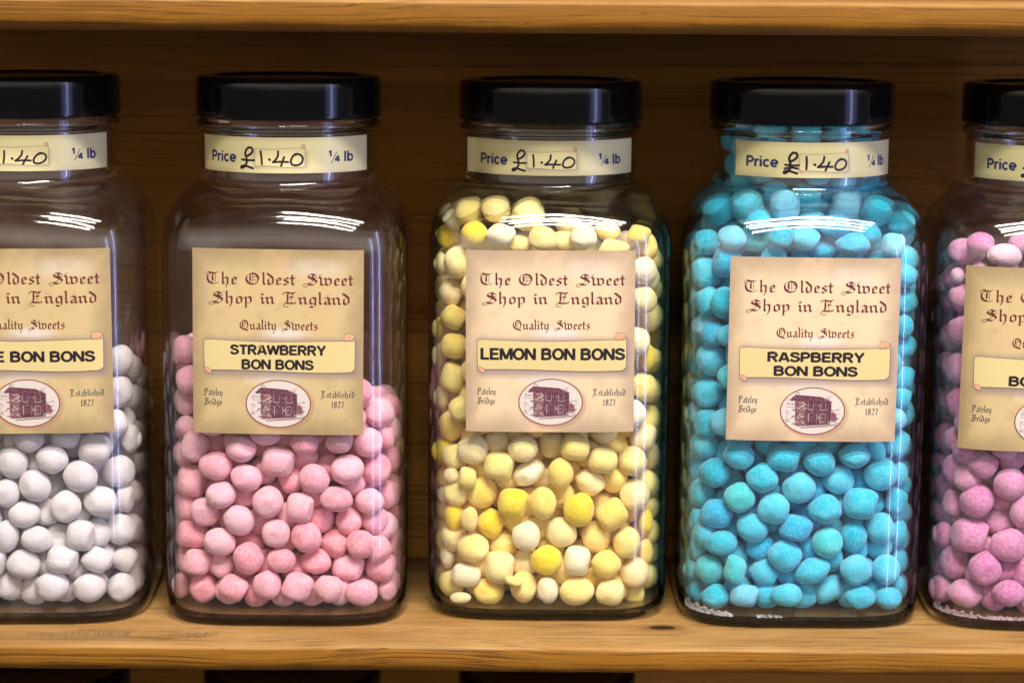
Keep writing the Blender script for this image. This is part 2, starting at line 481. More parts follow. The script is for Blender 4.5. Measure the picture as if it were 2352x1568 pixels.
def jar_glass(mat):
    NT = 144
    rows = []                                    # each row: (function of theta -> radius, z)
    body = lambda s, n=HN: (lambda th: sq(th, HW * s, n))
    blend = lambda q: (lambda th: NECK + q * (sq(th, HW, HN) - NECK) if q > 0 else NECK)
    circ = lambda r: (lambda th: r)
    for s, z in smooth_curve([(0.02, 0.0004), (0.4, 0.0003), (0.74, -0.0002), (0.86, -0.0014), (0.91, -0.0018)], 2): rows.append((body(s), z))
    for s, z in smooth_curve([(0.93, -0.0018), (0.962, -0.0010), (0.985, 0.0016), (0.996, 0.006), (1.0, 0.014)], 4): rows.append((body(s), z))
    for z in (0.03, 0.05, 0.08, 0.11, 0.14, 0.165, 0.175): rows.append((body(1.0 + 0.004 * math.sin(z / 0.19 * 3.14)), z))
    for q, z in smooth_curve([(1.0, 0.181), (0.965, 0.1875), (0.90, 0.1938), (0.76, 0.1995), (0.52, 0.2050), (0.22, 0.2092), (0.06, 0.2112), (0.0, 0.2135)], 5): rows.append((blend(max(q, 0)), z))
    for r, z in smooth_curve([(NECK, 0.222), (NECK, 0.2345), (0.0434, 0.2362), (0.0450, 0.2378), (0.0453, 0.2392), (0.0446, 0.2405), (0.0432, 0.2416), (0.0424, 0.2440)], 3): rows.append((circ(r), z))
    for r, z in ((0.0423, 0.250), (0.0423, 0.2565), (0.0418, 0.2578), (0.0408, 0.2578), (0.0402, 0.2565)): rows.append((circ(r), z))
    n_out = len(rows)
    NI = 0.0400
    inner = lambda s: (lambda th: sq(th, (HW - WALL) * s, 4.2))
    iblend = lambda q: (lambda th: NI + q * (sq(th, HW - WALL, 4.2) - NI) if q > 0 else NI)
    for z in (0.25, 0.24, 0.23, 0.22): rows.append((circ(NI), z))
    for q, z in smooth_curve([(0.0, 0.2130), (0.05, 0.2090), (0.20, 0.2062), (0.50, 0.2018), (0.75, 0.1965), (0.90, 0.1905), (0.97, 0.1845), (1.0, 0.178)], 5): rows.append((iblend(max(q, 0)), z))
    for z in (0.165, 0.14, 0.11, 0.08, 0.05, 0.03, 0.018): rows.append((inner(1.0), z))
    for s, z in smooth_curve([(1.0, 0.0085), (0.998, 0.0062), (0.988, 0.0044), (0.965, 0.0036), (0.86, 0.0032)], 4): rows.append((inner(s), z))
    for s in (0.7, 0.45, 0.2, 0.02): rows.append((inner(s), 0.0032 + 0.0008 * (1 - s / 0.86)))
    verts, faces = [], []
    for f, z in rows:
        for k in range(NT):
            th = 2 * math.pi * k / NT
            r = f(th)
            verts.append((r * math.cos(th), r * math.sin(th), z))
    L = len(rows)
    for i in range(L - 1):
        for k in range(NT):
            k2 = (k + 1) % NT
            faces.append((i * NT + k, i * NT + k2, (i + 1) * NT + k2, (i + 1) * NT + k))
    faces.append(tuple(reversed(range(NT))))
    faces.append(tuple((L - 1) * NT + k for k in range(NT)))
    me = mesh_from('glass_body', verts, faces, [mat], smooth=True)
    bm = bmesh.new(); bm.from_mesh(me); bmesh.ops.recalc_face_normals(bm, faces=bm.faces); bm.to_mesh(me); bm.free()
    att = me.attributes.new('bend', 'FLOAT', 'POINT')
    vals = []
    for v, nrm in zip(me.vertices, me.vertex_normals):
        n = nrm.vector
        h = min(abs(n.x), abs(n.y))
        a = min(1, max(0, (h - 0.36) / 0.30))
        b = min(1, max(0, (abs(n.z) - 0.45) / 0.35)) * 0.55
        if v.co.z > 0.212 or v.co.z < 0.0030: b = 1
        a = b * b * (3 - 2 * b)
        vals.append(a)
    att.data.foreach_set('value', vals)
    return me


def lathe(name, prof, mat, nt=96):
    verts, faces = [], []
    for r, z in prof:
        for k in range(nt):
            t = 2 * math.pi * k / nt
            verts.append((r * math.cos(t), r * math.sin(t), z))
    L = len(prof)
    for i in range(L - 1):
        for k in range(nt):
            k2 = (k + 1) % nt
            faces.append((i * nt + k, i * nt + k2, (i + 1) * nt + k2, (i + 1) * nt + k))
    faces.append(tuple(reversed(range(nt)))); faces.append(tuple((L - 1) * nt + k for k in range(nt)))
    me = mesh_from(name, verts, faces, [mat], smooth=True)
    bm = bmesh.new(); bm.from_mesh(me); bmesh.ops.recalc_face_normals(bm, faces=bm.faces)
    bm.to_mesh(me); bm.free()
    return me


lid_prof = [(0.002, 0.2583), (0.0418, 0.2583), (0.0426, 0.2575), (0.0426, 0.2432), (0.0430, 0.2424), (0.0450, 0.2422), (0.0454, 0.2424), (0.0456, 0.2430), (0.0456, 0.245), (0.04555, 0.2505), (0.0455, 0.256),
            (0.0454, 0.2590), (0.0451, 0.2604), (0.0446, 0.2613), (0.0437, 0.2619), (0.0425, 0.2620), (0.0372, 0.2620), (0.0366, 0.2617), (0.0360, 0.2609), (0.0352, 0.2607), (0.002, 0.2609)]
LID = lathe('lid', lid_prof, M['lid'])

# ------------------------------------------------------------------ printing: strokes, blackletter, banners
NIB = R(38)


class Sheet:
    """collects flat printed shapes in label metres (x right, y up), each a little above the last"""
    def __init__(s): s.v, s.f, s.m, s.mats, s.lay = [], [], [], [], 0

    def mi(s, mat):
        if mat not in s.mats: s.mats.append(mat)
        return s.mats.index(mat)

    def poly(s, pts, mat, h):
        b = len(s.v)
        s.v += [(x, y, h) for x, y in pts]
        a = sum(pts[i][0] * pts[(i + 1) % len(pts)][1] - pts[(i + 1) % len(pts)][0] * pts[i][1] for i in range(len(pts)))
        idx = list(range(b, b + len(pts)))
        s.f.append(tuple(idx if a > 0 else reversed(idx))); s.m.append(s.mi(mat))

    def tick(s, h):
        s.lay += 1
        return h + (s.lay % 400) * 2.0e-8

    def nib(s, pts, w, mat, h, ang=NIB):
        """broad-pen stroke"""
        nx, ny = math.cos(ang) * w / 2, math.sin(ang) * w / 2
        for (x0, y0), (x1, y1) in zip(pts, pts[1:]):
            s.poly([(x0 - nx, y0 - ny), (x0 + nx, y0 + ny), (x1 + nx, y1 + ny), (x1 - nx, y1 - ny)], mat, s.tick(h))

    def pen(s, pts, w, mat, h, caps=True):
        """round-pen stroke"""
        for (x0, y0), (x1, y1) in zip(pts, pts[1:]):
            dx, dy = x1 - x0, y1 - y0
            l = math.hypot(dx, dy) or 1e-9
            nx, ny = -dy / l * w / 2, dx / l * w / 2
            s.poly([(x0 - nx, y0 - ny), (x1 - nx, y1 - ny), (x1 + nx, y1 + ny), (x0 + nx, y0 + ny)], mat, s.tick(h))
        if caps:
            for (x, y) in pts:
                s.poly([(x + w / 2 * math.cos(k * math.pi / 4), y + w / 2 * math.sin(k * math.pi / 4)) for k in range(8)], mat, s.tick(h))

    def mesh(s, name, fmap, attr=None):
        me = mesh_from(name, [fmap(*p) for p in s.v], s.f, s.mats, s.m)
        if attr:
            a = me.attributes.new('lab', 'FLOAT_VECTOR', 'POINT')
            a.data.foreach_set('vector', [c for p in s.v for c in attr(p[0], p[1])])
        return me


def curve(pts, sub=5):
    return smooth_curve([tuple(map(float, p)) for p in pts], sub)


# each glyph: advance, list of (kind, points); kinds: N broad nib, H hairline, C curved broad, K curved hairline
def minim(x, top=0.93, bot=0.07):
    return ('N', [(x - 0.11, top - 0.06), (x, top - 0.14), (x, bot + 0.12), (x + 0.12, bot)])


G = {
    'i': (0.36, [minim(0.14), ('N', [(0.08, 1.32), (0.22, 1.22)])]),
    'n': (0.74, [minim(0.14), ('H', [(0.16, 0.78), (0.36, 0.96)]), ('N', [(0.36, 0.95), (0.50, 0.80), (0.50, 0.18), (0.62, 0.07)])]),
    'u': (0.74, [minim(0.14), ('H', [(0.22, 0.06), (0.48, 0.22)]), ('N', [(0.39, 0.90), (0.50, 0.80), (0.50, 0.18), (0.62, 0.07)])]),
    'h': (0.74, [('N', [(0.10, 1.62), (0.14, 1.50), (0.14, 0.16), (0.24, 0.07)]), ('H', [(0.16, 0.78), (0.36, 0.96)]),
                 ('C', [(0.36, 0.95), (0.50, 0.80), (0.50, 0.30), (0.49, 0.02), (0.38, -0.28)]), ('K', [(0.42, -0.05), (0.44, -0.2), (0.34, -0.36)])]),
    'l': (0.38, [('N', [(0.09, 1.62), (0.15, 1.48), (0.15, 0.18), (0.27, 0.07)])]),
    't': (0.46, [('N', [(0.17, 1.34), (0.17, 0.18), (0.30, 0.07)]), ('N', [(0.0, 0.92), (0.38, 0.92)])]),
    'e': (0.56, [('N', [(0.30, 0.95), (0.13, 0.80), (0.13, 0.20), (0.26, 0.06)]), ('N', [(0.28, 0.95), (0.44, 0.74)]), ('H', [(0.48, 0.68), (0.16, 0.46)]), ('H', [(0.26, 0.05), (0.47, 0.20)])]),
    'o': (0.66, [('N', [(0.32, 0.96), (0.13, 0.78), (0.13, 0.20), (0.28, 0.05)]), ('N', [(0.30, 0.96), (0.48, 0.78), (0.48, 0.22)]), ('H', [(0.26, 0.04), (0.50, 0.22)])]),
    'd': (0.66, [('N', [(0.30, 0.94), (0.13, 0.76), (0.13, 0.20), (0.28, 0.05)]), ('C', [(0.05, 1.50), (0.26, 1.24), (0.46, 0.92), (0.48, 0.70)]), ('N', [(0.48, 0.72), (0.48, 0.22)]), ('H', [(0.26, 0.04), (0.50, 0.22)])]),
    'a': (0.64, [('N', [(0.12, 0.84), (0.28, 0.96), (0.44, 0.80), (0.44, 0.18), (0.56, 0.07)]), ('N', [(0.40, 0.52), (0.13, 0.36), (0.13, 0.18), (0.24, 0.06)]), ('H', [(0.24, 0.05), (0.44, 0.2)])]),
    's': (0.56, [('N', [(0.44, 0.86), (0.28, 0.96), (0.12, 0.78), (0.14, 0.66), (0.42, 0.38), (0.42, 0.22), (0.26, 0.05), (0.08, 0.14)]), ]),
    'w': (1.10, [('N', [(0.02, 1.12), (0.16, 0.98), (0.16, 0.18), (0.28, 0.06)]), ('N', [(0.42, 0.98), (0.54, 0.84), (0.54, 0.18), (0.66, 0.06)]), ('N', [(0.72, 0.98), (0.92, 0.80), (0.92, 0.22)]),
                 ('H', [(0.26, 0.04), (0.54, 0.24)]), ('H', [(0.64, 0.04), (0.94, 0.24)]), ('K', [(0.02, 1.08), (0.06, 1.34), (0.24, 1.44)]), ('H', [(0.56, 0.80), (0.74, 0.98)])]),
    'p': (0.68, [('N', [(0.03, 0.87), (0.14, 0.79), (0.14, -0.42)]), ('H', [(0.16, 0.78), (0.34, 0.96)]), ('N', [(0.34, 0.96), (0.50, 0.78), (0.50, 0.20), (0.36, 0.05)]), ('H', [(0.36, 0.05), (0.14, 0.14)]), ('H', [(0.04, -0.50), (0.24, -0.38)])]),
    'g': (0.68, [('N', [(0.32, 0.95), (0.13, 0.78), (0.13, 0.22), (0.28, 0.08)]), ('N', [(0.32, 0.95), (0.50, 0.82), (0.50, -0.14), (0.34, -0.36)]), ('H', [(0.28, 0.07), (0.5, 0.22)]), ('N', [(0.34, -0.36), (0.10, -0.24)]), ('H', [(0.44, 0.9), (0.6, 0.98)])]),
    'y': (0.72, [minim(0.14), ('N', [(0.39, 0.93), (0.50, 0.82), (0.50, 0.12), (0.42, -0.16)]), ('H', [(0.22, 0.06), (0.48, 0.22)]), ('K', [(0.46, -0.05), (0.30, -0.34), (0.40, -0.44), (0.20, -0.52)])]),
    'r': (0.52, [minim(0.14), ('H', [(0.16, 0.76), (0.32, 0.94)]), ('N', [(0.32, 0.95), (0.44, 0.82)])]),
    'b': (0.66, [('N', [(0.08, 1.58), (0.14, 1.48), (0.14, 0.20), (0.28, 0.05)]), ('H', [(0.16, 0.80), (0.34, 0.96)]), ('N', [(0.34, 0.96), (0.50, 0.78), (0.50, 0.24)]), ('H', [(0.26, 0.04), (0.50, 0.24)])]),
    'T': (1.12, [('C', [(0.0, 1.38), (0.16, 1.56), (0.42, 1.46), (0.70, 1.46), (0.90, 1.60)]), ('K', [(0.02, 1.40), (0.0, 1.22), (0.1, 1.2)]), ('C', [(0.34, 1.36), (0.12, 1.14), (0.09, 0.66), (0.24, 0.24), (0.52, 0.08)]),
                 ('K', [(0.48, 0.06), (0.76, 0.10), (0.94, 0.30)]), ('N', [(0.52, 1.36), (0.46, 1.10), (0.48, 0.44), (0.40, 0.34)]), ('H', [(0.68, 1.40), (0.68, 0.26)])]),
    'O': (1.28, [('C', [(0.56, 1.52), (0.20, 1.24), (0.11, 0.78), (0.24, 0.30), (0.58, 0.04)]), ('C', [(0.50, 1.52), (0.86, 1.34), (1.03, 0.86), (0.94, 0.36), (0.66, 0.08)]), ('K', [(0.54, 0.03), (0.76, 0.06), (0.98, 0.34)]),
                 ('N', [(0.46, 1.38), (0.40, 1.18), (0.42, 0.50), (0.36, 0.36)]), ('H', [(0.60, 1.44), (0.60, 0.10)]), ('H', [(0.60, 1.02), (0.94, 1.00)]), ('H', [(0.60, 0.62), (0.92, 0.60)])]),
    'S': (1.22, [('C', [(1.04, 1.40), (0.88, 1.34), (0.70, 1.50), (0.46, 1.34), (0.46, 1.10), (0.72, 0.86), (1.00, 0.62), (1.02, 0.34), (0.80, 0.10)]),
                 ('C', [(0.70, 1.24), (0.74, 1.06), (0.92, 0.88)]), ('N', [(0.80, 0.09), (0.58, 0.10), (0.40, 0.26)]), ('K', [(1.10, 1.24), (0.84, 0.74), (0.50, 0.14), (0.26, -0.16), (0.08, -0.12), (0.06, 0.08), (0.24, 0.20), (0.44, 0.2)])]),
    'E': (1.14, [('C', [(0.06, 1.48), (0.30, 1.58), (0.56, 1.48), (0.94, 1.58)]), ('K', [(0.06, 1.50), (0.0, 1.34), (0.10, 1.28)]), ('N', [(0.44, 1.50), (0.36, 1.36), (0.36, 0.34), (0.22, 0.24)]), ('C', [(0.22, 0.22), (0.50, 0.14), (0.90, 0.16)]),
                 ('K', [(0.86, 0.10), (0.98, 0.26), (0.92, 0.40)]), ('N', [(0.50, 0.96), (0.78, 0.96)]), ('N', [(0.78, 1.46), (0.72, 1.20)]), ('H', [(0.62, 1.40), (0.62, 0.20)]), ('K', [(0.24, 0.18), (0.06, -0.08), (0.14, -0.30), (0.44, -0.34)])]),
    'Q': (1.26, [('C', [(0.56, 1.52), (0.20, 1.24), (0.11, 0.78), (0.24, 0.30), (0.58, 0.06)]), ('C', [(0.50, 1.52), (0.86, 1.34), (1.03, 0.86), (0.94, 0.36), (0.66, 0.08)]), ('N', [(0.46, 1.38), (0.40, 1.18), (0.42, 0.50), (0.36, 0.36)]),
                 ('H', [(0.60, 1.44), (0.60, 0.10)]), ('H', [(0.60, 1.02), (0.94, 1.00)]), ('C', [(0.50, 0.12), (0.74, -0.02), (1.06, -0.14)]), ('K', [(0.54, 0.05), (0.76, 0.06), (0.98, 0.34)])]),
    'P': (1.02, [('N', [(0.04, 1.36), (0.22, 1.52), (0.34, 1.36), (0.34, -0.02)]), ('C', [(0.44, 1.48), (0.72, 1.52), (0.88, 1.20), (0.84, 0.86), (0.62, 0.68)]), ('K', [(0.64, 0.68), (0.4, 0.72), (0.1, 0.9)]), ('H', [(0.54, 1.40), (0.54, 0.72)]), ('K', [(0.34, 0.2), (0.08, 0.1), (0.06, -0.06), (0.38, -0.08)])]),
    'B': (1.06, [('N', [(0.04, 1.36), (0.22, 1.52), (0.34, 1.36), (0.34, 0.14)]), ('C', [(0.44, 1.48), (0.70, 1.54), (0.82, 1.26), (0.62, 0.92)]), ('C', [(0.58, 0.92), (0.84, 0.76), (0.90, 0.36), (0.66, 0.08), (0.38, 0.12)]), ('H', [(0.54, 1.42), (0.54, 0.14)]), ('K', [(0.34, 0.3), (0.06, 0.22), (0.04, 0.02), (0.4, 0.06)])]),
    '1': (0.52, [('N', [(0.14, 1.06), (0.26, 1.16), (0.26, 0.06)]), ('H', [(0.10, 0.03), (0.42, 0.03)])]),
    '8': (0.66, [('C', [(0.30, 1.18), (0.12, 1.02), (0.20, 0.76), (0.44, 0.50), (0.50, 0.26), (0.32, 0.04), (0.12, 0.22), (0.22, 0.54), (0.46, 0.80), (0.46, 1.04), (0.30, 1.18)])]),
    '2': (0.64, [('C', [(0.08, 1.00), (0.26, 1.18), (0.46, 1.02), (0.40, 0.66), (0.10, 0.12)]), ('N', [(0.10, 0.10), (0.52, 0.08)])]),
    '7': (0.60, [('N', [(0.06, 1.10), (0.50, 1.10)]), ('C', [(0.50, 1.10), (0.34, 0.66), (0.26, 0.02)])]),
    ' ': (0.52, []),
}


def blackletter(S, text, x0, x1, base, xh, mat, h, weight=0.215, hi=None):
    """text fitted between x0 and x1 on a baseline; xh: height of a small letter"""
    adv = sum(G[c][0] for c in text)
    kx = (x1 - x0) / adv
    x = x0
    for c in text:
        a, strokes = G[c]
        for kind, pts in strokes:
            p = curve(pts, 5) if kind in 'CK' else pts
            q = [(x + px * kx, base + py * xh) for px, py in p]
            if kind in 'NC':
                S.nib(q, weight * (kx + xh) * 0.5, mat, h)
                if hi: S.nib([(a_ - 0.03 * kx, b_ + 0.02 * xh) for a_, b_ in q], weight * 0.20 * xh, hi, h + 1.2e-5)
            else:
                S.pen(q, 0.070 * xh, mat, h, False)
        x += a * kx


def arc(cx, cy_, rx, ry, a0, a1, n=14):
    return [(cx + rx * math.cos(R(a0 + (a1 - a0) * i / n)), cy_ + ry * math.sin(R(a0 + (a1 - a0) * i / n))) for i in range(n + 1)]


# bold grotesque letters as pen paths in a box one capital high; stroke about a fifth of it
LET = {
    'S': (0.72, [smooth_curve([(0.60, 0.70), (0.54, 0.84), (0.36, 0.91), (0.17, 0.86), (0.12, 0.72), (0.20, 0.60), (0.42, 0.51), (0.58, 0.41), (0.61, 0.26), (0.52, 0.13), (0.34, 0.09), (0.17, 0.13), (0.08, 0.30)], 4)]),
    'T': (0.68, [[(0.02, 0.91), (0.66, 0.91)], [(0.34, 0.86), (0.34, 0)]]),
    'R': (0.76, [[(0.11, 0), (0.11, 1)], [(0.11, 0.91), (0.42, 0.91)] + arc(0.42, 0.70, 0.20, 0.21, 90, -90) + [(0.11, 0.49)], [(0.38, 0.46), (0.66, 0.0)]]),
    'A': (0.78, [[(0.07, 0), (0.36, 0.97)], [(0.42, 0.97), (0.71, 0)], [(0.20, 0.29), (0.58, 0.29)]]),
    'W': (1.02, [[(0.07, 1), (0.28, 0.04)], [(0.28, 0.04), (0.51, 0.94)], [(0.51, 0.94), (0.74, 0.04)], [(0.74, 0.04), (0.95, 1)]]),
    'B': (0.76, [[(0.11, 0), (0.11, 1)], [(0.11, 0.91), (0.40, 0.91)] + arc(0.40, 0.725, 0.19, 0.185, 90, -90) + [(0.11, 0.54)], [(0.40, 0.52)] + arc(0.42, 0.305, 0.21, 0.215, 90, -90) + [(0.11, 0.09)]]),
    'E': (0.68, [[(0.11, 0), (0.11, 1)], [(0.11, 0.91), (0.62, 0.91)], [(0.11, 0.51), (0.58, 0.51)], [(0.11, 0.09), (0.64, 0.09)]]),
    'Y': (0.74, [[(0.07, 1), (0.37, 0.44)], [(0.67, 1), (0.37, 0.44)], [(0.37, 0.48), (0.37, 0)]]),
    'O': (0.82, [arc(0.41, 0.5, 0.32, 0.42, 0, 360, 24)]),
    'N': (0.78, [[(0.11, 0), (0.11, 1)], [(0.13, 0.96), (0.65, 0.04)], [(0.67, 0), (0.67, 1)]]),
    'L': (0.64, [[(0.11, 0), (0.11, 1)], [(0.11, 0.09), (0.60, 0.09)]]),
    'M': (0.90, [[(0.10, 0), (0.10, 1)], [(0.13, 0.98), (0.45, 0.08)], [(0.77, 0.98), (0.45, 0.08)], [(0.80, 0), (0.80, 1)]]),
    'P': (0.70, [[(0.11, 0), (0.11, 1)], [(0.11, 0.91), (0.38, 0.91)] + arc(0.38, 0.68, 0.21, 0.23, 90, -90) + [(0.11, 0.45)]]),
    'V': (0.74, [[(0.06, 1), (0.37, 0.06)], [(0.68, 1), (0.37, 0.06)]]),
    'I': (0.32, [[(0.16, 0), (0.16, 1)]]),
    'H': (0.78, [[(0.11, 0), (0.11, 1)], [(0.67, 0), (0.67, 1)], [(0.11, 0.52), (0.67, 0.52)]]),
    'r': (0.42, [[(0.11, 0), (0.11, 0.73)], [(0.11, 0.42), (0.16, 0.60), (0.28, 0.65), (0.40, 0.63)]]),
    'i': (0.27, [[(0.13, 0), (0.13, 0.73)], [(0.13, 0.86), (0.13, 1.0)]]),
    'c': (0.58, [arc(0.32, 0.365, 0.22, 0.30, 45, 315, 18)]),
    'e': (0.60, [[(0.10, 0.36), (0.53, 0.36)] + arc(0.32, 0.365, 0.22, 0.30, 5, 320, 20)]),
    'l': (0.27, [[(0.13, 0), (0.13, 1)]]),
    'b': (0.62, [[(0.11, 0), (0.11, 1)], arc(0.33, 0.365, 0.20, 0.30, 0, 360, 20)]),
    '1': (0.50, [[(0.32, 0), (0.32, 1)], [(0.32, 0.90), (0.08, 0.70)]]),
    '4': (0.62, [[(0.42, 0), (0.42, 1)], [(0.40, 0.95), (0.06, 0.27)], [(0.04, 0.27), (0.60, 0.27)]]),
    ' ': (0.34, []),
}


def sans(S, text, x0, x1, base, cap, mat, h, weight=0.225):
    """bold plain lettering fitted between x0 and x1"""
    kx = (x1 - x0) / sum(LET[c][0] for c in text)
    x = x0
    for c in text:
        for pts in LET[c][1]:
            q = [(x + px * kx, base + py * cap) for px, py in pts]
            closed = len(q) > 3 and math.dist(q[0], q[-1]) < 1e-7
            side = []
            for k in range(len(q)):
                # the pen is a small ellipse, so strokes keep their weight across and up the letter separately
                if closed: a, b = q[(k - 1) % (len(q) - 1)], q[(k + 1) % (len(q) - 1)] if k < len(q) - 1 else q[1]
                else: a, b = q[max(k - 1, 0)], q[min(k + 1, len(q) - 1)]
                dx, dy = (b[0] - a[0]), (b[1] - a[1])
                l = math.hypot(dx, dy) or 1e-9
                nx, ny = -dy / l, dx / l
                sx, sy = weight * (0.75 * kx + 0.25 * cap) / 2, weight * (0.25 * kx + 0.75 * cap) * 0.92 / 2
                r = 1 / math.hypot(nx / sx, ny / sy)
                if 0 < k < len(q) - 1:
                    u1, u2 = (q[k][0] - a[0], q[k][1] - a[1]), (b[0] - q[k][0], b[1] - q[k][1])
                    c_ = (u1[0] * u2[0] + u1[1] * u2[1]) / ((math.hypot(*u1) * math.hypot(*u2)) or 1e-9)
                    r *= min(1.3, 1 / math.sqrt(max(0.3, (1 + c_) / 2)))
                side.append(((q[k][0] - nx * r, q[k][1] - ny * r), (q[k][0] + nx * r, q[k][1] + ny * r)))
            hh = S.tick(h)
            b0 = len(S.v)
            for lo, hi_ in side: S.v += [(*lo, hh), (*hi_, hh)]
            mk = S.mi(mat)
            for k in range(len(q) - 1):
                S.f.append((b0 + 2 * k, b0 + 2 * k + 2, b0 + 2 * k + 3, b0 + 2 * k + 1)); S.m.append(mk)
        x += LET[c][0] * kx


LW, LH = 0.0812, 0.0888        # front label
UV = lambda u, v: ((u - 0.5) * LW, (0.5 - v) * LH)


def strip_poly(S, us, top, bot, mat, h):
    """band between two curves, cut in columns so it can follow the glass"""
    b = len(S.v)
    for u in us:
        x, y = UV(u, top(u)); S.v.append((x, y, h))
        x, y = UV(u, bot(u)); S.v.append((x, y, h))
    k = S.mi(mat)
    for i in range(len(us) - 1):
        S.f.append((b + 2 * i + 1, b + 2 * i + 3, b + 2 * i + 2, b + 2 * i)); S.m.append(k)


def lin(a, b, n): return [a + (b - a) * i / (n - 1) for i in range(n)]


def print_banner(S, lines, h0):
    wave_t = lambda u: 0.4925 + 0.0045 * math.sin((u - 0.25) * 7.2) - (0.006 if u < 0.08 else 0)
    wave_b = lambda u: 0.6585 - 0.0050 * math.sin((u - 0.02) * 6.6)
    us = lin(0.068, 0.951, 40)
    tt = lambda u: wave_t(u) + 0.012 * max(0, 1 - (u - 0.068) / 0.012)
    bb = lambda u: wave_b(u) - 0.016 * max(0, 1 - (0.951 - u) / 0.016)
    strip_poly(S, us, tt, bb, M['scroll'], h0)
    edge_t = [UV(u, tt(u)) for u in us]
    edge_b = [UV(u, bb(u)) for u in us]
    S.pen(edge_t, 0.00028, M['line'], h0 + 2e-5, False)
    S.pen(edge_b, 0.00042, M['line'], h0 + 2e-5, False)
    S.pen([edge_t[0], UV(0.0665, 0.53), UV(0.0685, 0.60), UV(0.070, 0.645)], 0.00026, M['line'], h0 + 2e-5, False)
    S.pen([UV(0.952, 0.468), UV(0.9525, 0.55), edge_b[-1]], 0.00028, M['line'], h0 + 2e-5, False)
    # curls
    c1 = [UV(0.889, 0.4915), UV(0.889, 0.451), UV(0.925, 0.4515), UV(0.9525, 0.463), UV(0.944, 0.478), UV(0.927, 0.490)]
    S.poly(c1, M['curl_pale'], h0 + 1.0e-5)
    S.poly([UV(0.905, 0.4915), UV(0.908, 0.462), UV(0.948, 0.466), UV(0.940, 0.481), UV(0.927, 0.4895)], M['curl'], h0 + 1.6e-5)
    S.pen(c1 + c1[:1], 0.00022, M['line'], h0 + 2.4e-5, False)
    S.poly([UV(0.9525, 0.468), UV(0.9525, 0.50), UV(0.925, 0.498), UV(0.945, 0.482)], M['scroll'], h0 + 0.8e-5)
    c2 = [UV(0.068, 0.641), UV(0.085, 0.640), UV(0.103, 0.648), UV(0.111, 0.655), UV(0.110, 0.676), UV(0.090, 0.669), UV(0.071, 0.655)]
    S.poly(c2, M['curl_pale'], h0 + 2.8e-5)
    S.poly([UV(0.070, 0.646), UV(0.084, 0.643), UV(0.098, 0.652), UV(0.098, 0.668), UV(0.083, 0.661)], M['curl'], h0 + 3.2e-5)
    S.pen(c2 + c2[:1], 0.00022, M['line'], h0 + 3.6e-5, False)
    for (txt, u0, u1, vb, cap) in lines:
        x0, y = UV(u0, vb); x1, _ = UV(u1, vb)
        sans(S, txt, x0, x1, y, cap * LH, M['black'], h0 + 4.5e-5)


